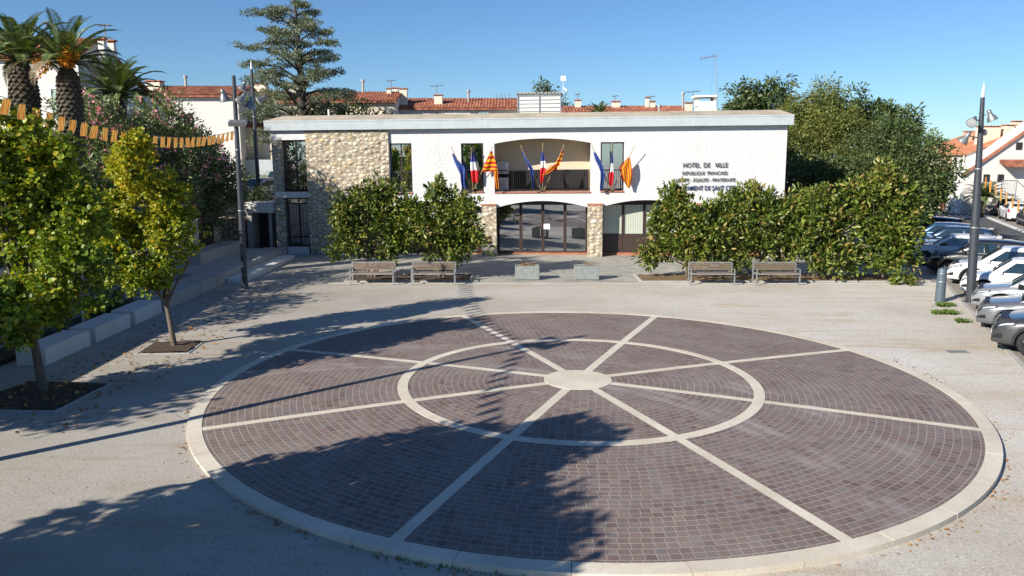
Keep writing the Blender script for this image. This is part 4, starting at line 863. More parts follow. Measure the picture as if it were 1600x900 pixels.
# cedar
cd = empty('cedar_tree', (-13.6, 52, 2.1), 0, 'tall blue green cedar with flat tiered branches rising above the hall roof', 'tree'); mb = MB()
pts = [(0,0,-.3), (-.05,0,3), (.1,0,6), (.05,0,9), (-.05,0,11.4), (-.2,0,13.1)]; mb.tube(pts, [.42, .34, .26, .17, .09, .02], 9); CC = []; UU = []
NB = 54
for k in range(NB):
    f = (k+.5)/NB; h = 2.4+10.0*f; a = k*2.4+random.uniform(-.6, .6)
    L = float(np.interp(h, [2.4, 5, 7, 8, 9, 10, 11, 12, 12.6], [4.3, 4.4, 4.4, 3.9, 3.2, 2.5, 2.1, 1.3, .6]))*random.choice((.55, .8, 1, 1.05, 1.15))*(1-.2*math.cos(a)); ca, sa = math.cos(a), math.sin(a)
    rise = L*random.uniform(.05, .32); z1 = h+rise; br = [(0, 0, h-.1*L), (ca*L*.35, sa*L*.35, h+rise*.6), (ca*L*.7, sa*L*.7, z1), (ca*L, sa*L, z1-.07*L)]; mb.tube(br, [.12*(1.1-f)+.025, .08*(1.1-f)+.02, .04, .012], 5)
    for j in range(5):      # side sprays, each a flat fan of foliage
        t = .3+.17*j+random.uniform(-.05, .05); sd_ = 1 if j % 2 else -1; sl = L*.36*(1.25-t)*random.uniform(.7, 1.3)+.2; da = a+sd_*random.uniform(.7, 1.1); b0 = Vector((ca*L*t, sa*L*t, h+rise*min(1, t*1.4)-.05*L*max(0, t-.7))); e1 = b0+Vector((math.cos(da)*sl, math.sin(da)*sl, random.uniform(-.15, .15)))
        mb.tube([b0, e1], [.022, .006], 4)
        for q in range(int(4+sl*5)): u = random.uniform(.15, 1.05); p = b0.lerp(e1, u); CC.append((p.x+random.gauss(0, .1), p.y+random.gauss(0, .1), p.z+random.uniform(-.05, .07))); UU.append((math.cos(da), math.sin(da), .1))
    for q in range(int(3+L*3)): u = random.uniform(.45, 1.03); CC.append((ca*L*u+random.gauss(0, .1), sa*L*u+random.gauss(0, .1), z1-.07*L*max(0, u-.7)/.3-(rise*.4*max(0, .7-u)/.35)+random.uniform(-.05, .07))); UU.append((ca, sa, .1))
mb.build('trunk', 'bark_dark', cd); foliage('crown', None, 0, 18, .25, .17, 'tuft', ['leaf_cedar'], cd, C=np.array(CC), U=np.array(UU), flat=.24, droop=.1)
# background trees
BG = 'trees beyond the town hall'
def bgtree(label, x, y, blobs, nc, mat, ls=.3, per=14, cr=.42, zb=0, name='background_tree', flat=.8): return tree(name, label, (x, y, zb), (x, y, max(b[2] for b in blobs)), .2, blobs, nc, per, cr, ls, 'blade', [mat], bark='bark_dark', ntips=14, group=BG, flat=flat, hollow=.55)
bgtree('dark dense tree behind the hall roof next to the cedar trunk', -12, 57, [(-12.4,57,7.3,2.7,2,1.9),(-9.6,57,7.0,1.4,1.4,1.3),(-14.6,57,6.8,2,1.8,2)], 420, 'leaf_oak', zb=2)
bgtree('small sparse tree rising beside the white rooftop enclosure', 3.2, 66, [(2.6,66,9.6,1.3,1.2,1.3),(4.3,66,8.2,1.0,1,1.2)], 110, 'leaf_oak', .26)
bgtree('dark round oak just right of the rooftop chimney', 17.0, 57, [(16.2,57,8.3,1.9,1.8,1.8),(18.6,57,8.8,2.1,1.8,1.6),(17.2,57,6.2,3,2.2,2.6),(21,57,8.0,2,1.8,1.8)], 1000, 'leaf_oak')
bgtree('light olive green pine with feathery crown right of the hall', 19.5, 50, [(17.4,50,6.9,1.9,1.6,2.2),(19.6,50,7.3,2.0,1.7,2.0),(21.4,50,6.3,1.8,1.6,2.1),(19.0,49,4.6,2.6,1.8,2.2),(16.6,48,4.4,1.3,1.4,2.4)], 1700, 'leaf_pine', .17, 24, .38)
bgtree('dark oak standing behind the light pine with a ragged top', 25, 58, [(24.4,58,8.2,2.2,1.8,1.7),(27.2,58,6.9,2.0,2,1.6),(25.5,57,5.5,3,2,2.2)], 950, 'leaf_oak')
bgtree('olive green tree between the pine and the street', 21.9, 46, [(21.3,46,5.0,1.9,1.6,2.3),(22.6,46,4.3,1.7,1.5,2.4),(20.6,45.5,3.0,1.8,1.4,2.0),(23.4,46,3.4,1.2,1.2,1.8)], 1200, 'leaf_oak', .17, 18, .34)
bgtree('dark evergreen at the kerb beside the far parked cars', 21.7, 43, [(21.9,43,3.9,1.7,1.4,2.1),(22.6,43.2,3.2,1.3,1.3,1.6),(20.6,43,2.8,1.6,1.4,1.8)], 900, 'leaf_oak', .22, 16, .34)
bgtree('shaded dark evergreen close to the right end of the hall', 16.3, 44, [(16.2,44,3.0,1.9,1.6,2.6),(18.4,44,2.8,1.8,1.5,2.4)], 800, 'leaf_oak', .22, 14, .36)
bgtree('distant bright green tree above the street roofs', 49, 92, [(48.5,92,5.6,2.6,2,2.4),(51.5,92,4.8,2,2,1.8)], 320, 'leaf_pine', .34)
bgtree('distant dark tree over the orange roof beside the lamp post', 56.5, 96, [(56,96,5.4,1.6,1.6,1.4)], 120, 'leaf_oak', .34)
for i, (x, y) in enumerate(((-34, -26), (-24, -28), (-13, -27), (-3, -29), (9, -30), (21, -28), (34, -30), (46, -27))):   # seen mirrored in the upper windows
    bl = [(x, y, 2.3+.5*(i % 3), 3.4, 2.5, 2.0+.4*(i % 2))]
    bgtree(['round tree mirrored in the hall windows', 'bushy tree mirrored in the hall windows'][i % 2]+', '+['first', 'second', 'third', 'fourth', 'fifth', 'sixth', 'seventh', 'eighth'][i]+' from the left behind the camera', x, y, bl, 90, 'leaf_oak', .7, 12, .8)
# palms
def palm(label, x, y, zb, zt, rt, L, nf, group='date palms above the garden', dry=0, fruit=False, up=.15):
    p = empty('date_palm', (x, y, zb), 0, label, 'palm tree', group); H = zt-zb
    if rt:
        mb = MB(); prof = [(rt*.75, -.2), (rt*.72, H*.35), (rt*.9, H*.62), (rt*1.05, H*.8), (rt*.85, H*.93), (rt*.45, H*.97), (rt*.5, H+.1)]; mb.lathe(prof, n=20)
        for k in range(int(H/.14)):
            z = H-.05-k*.14
            if z < .3: break
            r = np.interp(z, [a[1] for a in prof], [a[0] for a in prof]); m = 13
            for j in range(m): a = 2*PI*(j+.5*(k % 2))/m; mb.obox((math.cos(a)*(r+.02), math.sin(a)*(r+.02), z+random.uniform(-.02,.02)), (random.uniform(.06,.13), .13*r/rt, .12), a+random.uniform(-.12,.12), R(45), -.5)
        mb.build('trunk', 'palm_bark', p)
    PP, DD, NN, SS, MI = [], [], [], [], []; mbr = MB()
    for k in range(nf):
        a = k*2.39996+random.uniform(-.2, .2); e0 = R(86)-(k/nf)**.9*R(86); l = L*random.uniform(.85, 1.1); ca, sa = math.cos(a), math.sin(a); pos = Vector((ca*.12, sa*.12, H)); el = e0; st = 16; path = [pos.copy()]
        isdry = 1 if (k > nf-1-dry) else 0
        for i in range(st):
            el -= (R(75) if not isdry else R(120))/st*(.1+1.8*i/st); pos = pos+Vector((math.cos(el)*ca, math.cos(el)*sa, math.sin(el)))*l/st; path.append(pos.copy())
        mbr.tube(path[::3]+[path[-1]], [.03, .026, .02, .014, .01, .006, .004][:len(path[::3])+1], 4)
        side = Vector((-sa, ca, 0))
        for i in range(3, st*4):
            t = i/(st*4); q = t*st; j = int(q); b = path[j].lerp(path[min(j+1, st)], q-j); tan = (path[min(j+1, st)]-path[j]).normalized(); ll = (.30*math.sin(PI*min(1, t*.95+.12))**.6+.05)*L/2.3
            upv = side.cross(tan).normalized()*-1; upv = upv if upv.z > 0 or abs(tan.z) > .8 else -upv
            for s in (-1, 1):
                d = side*s*.72+tan*.62+upv*.30; d.z -= .18; PP.append(b); DD.append(d); NN.append(upv+side*s*-.5); SS.append(ll*random.uniform(.85, 1.1)); MI.append(isdry)
    o = leaf_mesh('crown', np.array(PP), np.array(DD), np.array(NN), np.array(SS), 'pleaf', ['leaf_palm', 'frond_dry'], np.array(MI), p); mbr.build('frond_stems', 'leaf_palm', p)
    if fruit:
        foliage('fruit_clusters', [(-.5, -.5, H-.2, .22, .2, .25), (.35, -.5, H+.1, .28, .2, .22)], 40, 20, .12, .07, 'round', ['flower_orange'], p)
    return p
SHAPES['pleaf'] = ([(0,-.018,0),(0,.018,0),(.6,.045,.0),(1,0,-.12),(.6,-.045,.0)], [(0,1,2,3,4)])
palm('leftmost date palm with thick scaly trunk and green arching fronds', -17.75, 29.4, 1.75, 8.5, .42, 2.2, 36)
palm('date palm with orange fruit clusters, second from the left', -15.45, 28.2, 1.75, 8.25, .33, 2.15, 30, dry=5, fruit=True)
palm('shorter date palm in front of the shaded gable wall', -17.9, 36.6, 1.75, 7.75, .3, 2.4, 46)
palm('small palm top peeping over the hall roof in front of the red tiles', 5.9, 55, 0, 7.7, .15, 1.3, 26)
palm('low fan of fronds growing against the white street house behind the black car', 38.5, 64.5, 0, 1.6, .2, 1.9, 50)
palm('small palm top behind the hall roof left of the rooftop enclosure', -5.2, 57, 0, 7.0, .15, 1.4, 18)

# ================================================================== STREET FURNITURE
def make_bench():
    b = empty('park_bench'); L = 1.72
    for s in (-1, 1):
        x = s*L/2; mb = MB(); mb.bar((x, .28, 0), (x, .33, .86), .05, .05); mb.bar((x, -.22, 0), (x, -.20, .44), .05, .05); mb.bar((x, -.27, .44), (x, .3, .42), .05, .05); mb.bar((x, -.22, .62), (x, .31, .62), .04, .03); mb.bar((x, -.21, .44), (x, -.22, .62), .04, .04); mb.box(x-.05, x+.05, -.27, -.16, -.03, .012); mb.box(x-.05, x+.05, .23, .34, -.03, .012)
        mb.build('side_frame', 'bench_metal', b)
    for i in range(4): mb = MB(); mb.bbox(-L/2+.02, L/2-.02, -.24+i*.125, -.135+i*.125, .445, .475, .005); mb.build('seat_slat', 'bench_wood', b)
    for i in range(3): mb = MB(); z = .58+i*.095; mb.obox((0, .285+i*.006, z), (L-.04, .025, .075)); mb.build('back_slat', 'bench_wood', b)
    mb = MB(); mb.bar((-L/2, .315, .845), (L/2, .315, .845), .04, .04); mb.bar((-L/2, -.26, .45), (L/2, -.26, .45), .03, .05); mb.build('top_rail', 'bench_metal', b); return b
bn = make_bench(); col_b = [(-5.6, 31.2, 'leftmost slatted bench with metal frame in front of the evergreens'), (-3.15, 31.2, 'slatted metal framed bench, second from the left'), (8.0, 31.15, 'slatted metal framed bench below the wall lettering, third from the left'), (10.6, 31.15, 'rightmost slatted bench with metal frame')]
for i, (x, y, lb) in enumerate(col_b):
    o = bn if i == 0 else copy_tree(bn); o.location = (x, y, -.006); o.rotation_euler = (0, 0, R((0, .8, -1, .5)[i])); tag(o, lb, 'bench', 'park benches facing the square')
for x, lb, m in ((.63, 'left grey rectangular planter with soil and stubble on the paving', 7), (3.1, 'right grey rectangular planter, nearly empty, on the paving', 2)):
    p = empty('planter', (x, 32.4, -.005), R(random.uniform(-1, 1)), lb, 'planter', 'grey planters before the entrance'); mb = MB(); a, b, h, w = .5, .26, .6, .045
    mb.bbox(-a, a, -b, -b+w, .03, h, .006); mb.bbox(-a, a, b-w, b, .03, h, .006); mb.bbox(-a, -a+w, -b+w, b-w, .03, h, .006); mb.bbox(a-w, a, -b+w, b-w, .03, h, .006); mb.box(-a+.06, a-.06, -b+.06, b-.06, 0, .05); mb.build('box', 'planter_grey', p)
    mb = MB(); mb.box(-a+w, a-w, -b+w, b-w, .3, h-.05); mb.build('soil_fill', 'soil', p); foliage('stubble', [(0, 0, h-.02, .38, .15, .05)], m*5, 10, .06, .08, 'blade', ['leaf_fallen'], p)
# bollard
bo = empty('bollard', (15.17, 27.42, -.014), 0, 'single round blue grey metal bollard beside the kerb', 'bollard'); mb = MB(); mb.lathe([(.165, -.05), (.16, .3), (.152, 1.08), (.15, 1.13), (.125, 1.19), (.06, 1.22), (.001, 1.225)], n=20); mb.build('post', 'bollard_grey', bo)
mb = MB(); mb.lathe([(.158, .72), (.163, .725), (.163, .745), (.157, .75)], n=20); mb.lathe([(.155, 1.02), (.158, 1.025), (.158, 1.035), (.153, 1.04)], n=20); mb.build('band', 'galvanized', bo)
# lamp posts
def lamp_head(parent, c, aim, s=1, mount=None):
    """bell floodlight at c aiming along aim"""
    M = Vector(aim).normalized().to_track_quat('Z', 'Y').to_matrix(); c = Vector(c); mb = MB()
    mb.lathe([(.001, -.26*s), (.07*s, -.25*s), (.085*s, -.14*s), (.08*s, -.1*s), (.1*s, -.05*s), (.17*s, .08*s), (.2*s, .17*s), (.205*s, .2*s), (.19*s, .2*s)], c, 16, M)
    if mount is not None: mb.tube([c-M@Vector((0,0,.1)), Vector(mount)+Vector((0,0,.0)), Vector(mount)], .022, 6)
    h = mb.build('lamp_head', 'lamp_metal', parent); mb = MB(); mb.lathe([(.19*s, .19*s), (.1*s, .205*s), (.001, .21*s)], c, 16, M); mb.build('lens', 'light_lens', h); return h
def lamp_post(base, top, r0, r1, label, spike=True, heads=()):
    base, top = Vector(base), Vector(top); e = empty('lamp_post', base, 0, label, 'lamp post', 'floodlight posts round the square'); d = top-base; H = d.length; mb = MB()
    zs = [0, .35, .36, .62, .63, 1]; mb.tube([d*t for t in (-.02, .37, .38, .66, .67, 1)], [r0, r0*.93, r0*.9, (r0+r1)*.5, (r0+r1)*.49, r1], 12); mb.lathe([(r0*1.7, .0), (r0*1.7, .03), (r0*1.02, .05)], (0,0,0), 12); mb.build('pole', 'pole_grey', e)
    mb = MB()
    for t, r in ((.375, r0*1.0), (.66, (r0+r1)*.54)): c = d*t; mb.lathe([(r, -.03), (r*1.08, -.02), (r*1.08, .02), (r, .03)], c, 12)
    mb.build('collar', 'lamp_metal', e)
    if spike: mb = MB(); mb.lathe([(r1*.95, 0), (r1*.6, .3), (.001, .52)], d, 10); mb.build('light_tip', 'plastic_white', e)
    for off, aim, s in heads: lamp_head(e, d+Vector(off), aim, s, d+Vector((0, 0, off[2]-.0)))
    return e
tp = atv(1535.5, 152, 27.3); lamp_post((16.19, 27.3, -.01), tp, .155, .065, 'tall grey floodlight post with white pointed tip beside the parked cars', True,
    [((-.36, -.2, -.78), (-.6, -.6, -.5), .85), ((.28, -.1, -.62), (.35, -.1, -.8), .85), ((-.40, .1, -1.35), (-.45, .3, -.8), .9), ((.16, .1, -1.18), (.5, .2, .1), .55)])
tpA = atv(365, 118, 30.2); A0 = Vector((-10.41, 30.23, -.01))
HA = [((-.38, -.1, -.75), (.1, .2, -1), 1.0), ((.32, -.2, -.85), (-.4, -.3, -.7), 1.0), ((.55, .1, -1.0), (-.2, -.1, -1), 1.1), ((-.25, .2, -.5), (-.5, .5, -.3), .9)]
la = lamp_post(A0, tpA, .115, .07, 'tall grey floodlight post with rectangular fixture, holding the pennant string left of the hall', False, HA[:3])
mb = MB(); mb.obox((tpA.x-A0.x+.12, -.25, at(372, 192, 30)[1]), (.62, .32, .16), .1, .35); mb.build('flat_fixture', 'lamp_metal', la)
lb_ = lamp_post((-9.8, 12.1, -.1), (-9.8, 12.1, 7.9), .115, .07, 'floodlight post outside the frame at left whose long shadow crosses the circle', False, HA)
tc = atv(393, 108, 44.5); lamp_post((at(402, 262, 44.5)[0], 44.5, 2.15), tc, .12, .07, 'floodlight post with white pointed tip behind the hall corner', True, [((-.5, 0, -.9), (-.3, -.2, -.8), 1.2), ((.45, 0, -1.6), (-.6, -.3, -.5), 1.2)])
# pennant string
def pennants(name, P0, P1, sag, n, w, h, label):
    e = empty(name, P0, 0, label, 'bunting'); P0, P1 = Vector(P0), Vector(P1)
    f = lambda t: P0.lerp(P1, t)-Vector((0, 0, 4*sag*t*(1-t)))-P0
    mb = MB(); mb.tube([f(i/24) for i in range(25)], .008, 4); mb.build('cord', 'rail_dark', e); dr = (P1-P0).normalized()
    for k in range(n):
        t = (k+.6)/n; c = f(t); ww = w*random.uniform(.85, 1.1); lean = random.uniform(-.12, -.04); sw = random.uniform(-.03, .03); wd = Vector((random.uniform(.1, .3), .97, 0)).normalized() if abs(dr.y) > abs(dr.x) else Vector((.8, .4, 0)); P = []
        for i in range(5):
            v = i/4; P.append([c+wd*(ww*(j/4-.5)+lean*v)+Vector((sw*v+.012*math.sin(j*2+i+k), 0, -h*v)) for j in range(5)])
        mb = MB(); mb.grid(P); o = mb.build('pennant', 'pennant_cloth', e); uvx(o, 5, 5, 'j')
    return e
def uvx(o, n, m, axis):
    a = o.data.attributes.new('uvx', 'FLOAT', 'POINT'); a.data.foreach_set('value', [(j/(m-1) if axis == 'j' else i/(n-1)) for i in range(n) for j in range(m)])
pennants('pennant_string', (-10.42, 30.1, 6.0), (-9.8, 12.2, 6.9), .72, 36, .20, .31, 'string of orange striped pennants hanging over the young trees')
pennants('pennant_string', (-9.8, 12.0, 6.9), (-9.2, 3.6, 6.5), .5, 17, .24, .33, 'string of orange pennants outside the frame, its shadow dotted across the circle')
pennants('pennant_string', atv(1536, 272, 50), atv(1650, 335, 40), .3, 12, .24, .7, 'string of yellow orange streamers at the right edge by the street cars')

# flags
def flag(label, tip, base, rows, mat, axis, d0=-.55, extra=None):
    """hung on a pole from the facade: rows = (py, px_left, px_right) read off the plane of the facade"""
    B = fac(*base, -.06); T = fac(tip[0], tip[1], d0); e = empty('flag', THM @ B, 0, label, 'flag', 'flags on the town hall front'); off = THM @ B
    mb = MB(); mb.tube([Vector((0,0,0)), (THM @ T)-off], .016, 6); t = (THM @ T)-off; mb.lathe([(.001,.07),(.025,.03),(.025,0),(.001,-.02)], t, 6); mb.build('pole', 'flagpole_wood', e)
    mb = MB(); mb.box(-.04, .04, .0, .06, -.08, .08); mb.build('bracket', 'rail_dark', e)
    def cloth(rows, mat, axis):
        P = []; n = len(rows)*3-2; m = 9
        for i in range(n):
            q = i/3; k = min(int(q), len(rows)-2); u = q-k; r = [rows[k][c]*(1-u)+rows[k+1][c]*u for c in range(3)]
            dd = d0+.08+(-.15-d0)*.45*i/n; row = []
            for j in range(m):
                v = j/(m-1); ph = v*9+i*.35; p = fac(r[1]+(r[2]-r[1])*v, r[0]+.5*math.sin(v*7), dd+.055*math.sin(ph)*(.4+i/n)); row.append((THM @ p)-off)
            P.append(row)
        mb = MB(); mb.grid(P); o = mb.build('cloth', mat, e); uvx(o, n, m, axis)
    cloth(rows, mat, axis)
    if extra: cloth(*extra)
    return e
flag('furled blue flag left of the window beside the loggia', (705,230), (738,297), [(240,706,709),(250,709,716),(262,714,726),(272,719,727),(283,720,727),(295,722,729)], 'eu_blue', 'i')
flag('blue white red flag hanging in front of the window left of the loggia', (736,232), (739,297), [(236,735,738),(248,735,741),(262,735,744),(272,736,747),(285,738,748)], 'tricolour', 'i')
flag('yellow and red striped flag spread at the left jamb of the loggia', (769,231), (740,297), [(236,767,769),(245,762,772),(255,757,775),(262,755,777),(268,754,778)], 'senyera', 'i', extra=([(266,771,778),(276,772,778),(286,774,779),(295,775,780)], 'senyera', 'j'))
flag('furled blue flag at the left of the loggia railing cluster', (814,229), (846,297), [(236,815,817),(246,818,824),(256,823,829),(266,828,834),(280,831,834),(295,831,834)], 'eu_blue', 'i')
flag('upright furled blue and red flag in the middle of the loggia', (848,226), (848,297), [(236,846,849),(248,845,851),(258,845,853),(268,844,852),(286,844,848)], 'tricolour', 'i')
flag('furled yellow and red flag sagging at the right of the loggia cluster', (881,228), (850,297), [(236,877,881),(246,872,878),(256,867,875),(266,864,869)], 'senyera', 'i', extra=([(258,863,868),(264,856,866),(270,849,858),(274,847,850)], 'senyera', 'j'))
flag('furled blue flag left of the window right of the loggia', (925,228), (955,297), [(238,927,931),(250,930,938),(262,936,943),(272,939,945),(284,938,944),(297,937,942)], 'eu_blue', 'i')
flag('slim blue white red flag hanging before the window right of the loggia', (956,224), (956,297), [(236,955,957),(250,955,958),(264,954,958),(276,952,959),(291,953,957)], 'tricolour', 'i')
flag('yellow and red striped flag spread on the white wall right of the loggia', (991,229), (958,297), [(246,981,984),(254,975,986),(263,970,987),(272,972,988),(282,974,987),(290,979,985),(294,982,984)], 'senyera', 'j')

# drain, grass tufts, leaves
mb = MB()
for i in range(12): mb.box(-.26+i*.045, -.235+i*.045, -.1, .1, -.03, .004)
mb.box(-.29, .29, -.12, -.1, -.03, .006); mb.box(-.29, .29, .1, .12, -.03, .006); g = gnd(1496, 549); o = mb.build('drain_grate', 'lamp_metal', None, (g[0], g[1], gz(*g)+.004)); tag(o, 'small slotted metal drain grate in the gravel near the kerb', 'drain')
for (px, py, rx, ry, n, lb) in ((1474, 478, .34, .14, 20, 'upper flat tuft of green grass in front of the bollard'), (1477, 490, .38, .2, 26, 'lower larger tuft of green grass in front of the bollard'), (1502, 503, .2, .07, 7, 'small straggly tuft of grass on the kerb joint')):
    g = gnd(px, py); e = empty('grass_tuft', (g[0], g[1], gz(*g)), 0, lb, 'grass', 'grass tufts by the kerb'); foliage('grass', [(0, 0, .03, rx, ry, .03)], n, 26, .10, .09, 'blade', ['grass_blade'], e, hollow=0, droop=-.8, flat=.3)
n = 650; a = rng.random(n)*2*PI; k = (np.sin(a) < .35); a = a[k]; n = len(a); r = RO+.03+np.abs(rng.normal(size=n))*.10
P = np.stack([DC.x+r*np.cos(a), DC.y+r*np.sin(a), np.zeros(n)], 1); keep = rng.random(n) < (.18+.82*(np.sin(a*5+1)*np.sin(a*11) > .1)); P = P[keep]; n = len(P)
P[:, 2] = [gz(p[0], p[1])+.012 for p in P]; D = unit(n); D[:, 2] *= .3; o = leaf_mesh('fallen_leaves', P, D, np.array([0,0,1.])+unit(n)*.4, .03+.03*rng.random(n), 'round', ['leaf_fallen']); tag(o, 'dry leaves collected along the stone border of the circle', 'leaves', kind='stuff')
n = 700; g1 = np.stack([rng.uniform(-11, -8.2, n), rng.uniform(14, 31, n), np.zeros(n)], 1); g1[:, 2] = [gz(*p[:2])+.012 for p in g1]; P = np.concatenate([g1, np.stack([rng.uniform(-11.2, -9.4, 400), rng.uniform(15.5, 17.4, 400), np.full(400, .05-.03)], 1)])
n = len(P); D = unit(n); D[:, 2] *= .3; o = leaf_mesh('scattered_leaves', P, D, np.array([0,0,1.])+unit(n)*.4, .05+.05*rng.random(n), 'round', ['leaf_fallen']); tag(o, 'dry leaves scattered on the gravel and tree pits below the young trees', 'leaves', kind='stuff')
n = 90; a = R(252)+rng.normal(size=n)*R(4); r = RO+.02+np.abs(rng.normal(size=n))*.06; P = np.stack([DC.x+r*np.cos(a), DC.y+r*np.sin(a), np.full(n, -.1)], 1); D = unit(n)*.5+np.array([0,0,1]); o = leaf_mesh('weeds', P, D, unit(n), .03+.05*rng.random(n), 'blade', ['grass_blade']); tag(o, 'thin weeds along the lower edge of the circle border', 'weeds', kind='stuff')
n = 3200; P = np.stack([rng.uniform(-8, 13, n), rng.uniform(8.3, 31, n), np.zeros(n)], 1); d = np.hypot(P[:, 0]-DC.x, P[:, 1]-DC.y); P = P[d > RO+.05]; n = len(P); P[:, 2] = [gz(*p[:2])+.004 for p in P]
mb = MB()
PB = []; 
sv = np.array([(1,0,0),(-.5,.8,0),(-.5,-.8,0),(.1,0,.9)]); vs = []; fs = []
ang = rng.random(n)*6.28; sz = .007+.016*rng.random(n)**3
for i in range(n):
    c, s_ = math.cos(ang[i])*sz[i], math.sin(ang[i])*sz[i]; o_ = 4*i
    for v in sv: vs.append((P[i, 0]+v[0]*c-v[1]*s_, P[i, 1]+v[0]*s_+v[1]*c, P[i, 2]+v[2]*sz[i]*.8))
    fs += [(o_, o_+1, o_+3), (o_+1, o_+2, o_+3), (o_+2, o_, o_+3)]
mb.add(vs, fs); o = mb.build('pebbles', 'concrete'); tag(o, 'small loose stones on the gravel of the square', 'pebbles', kind='stuff')

# bicycles
for i, (px, py, lb) in enumerate(((1484, 334, 'left bicycle parked against the white street house'), (1496, 334, 'right bicycle parked against the white street house'))):
    b = empty('bicycle', (at(px, py, 69.2)[0], 69.2, .0), R(10), lb, 'bicycle', 'bicycles at the street house')
    for x in (-.52, .52):
        mb = MB(); mb.tube([(x+.33*math.cos(q*PI/9), 0, .34+.33*math.sin(q*PI/9)) for q in range(19)], .022, 5, False); mb.build('wheel', 'tyre', b)
    mb = MB(); mb.tube([(-.52,0,.34),(-.15,0,.34),(-.25,0,.85),(.4,0,.85),(-.15,0,.34)], .02, 5); mb.tube([(.52,0,.34),(.38,0,1.0),(.38,-.25,1.02)], .02, 5); mb.build('frame', 'lamp_metal', b); mb = MB(); mb.obox((-.27, 0, .95), (.25, .12, .06)); mb.build('saddle', 'car_trim', b)

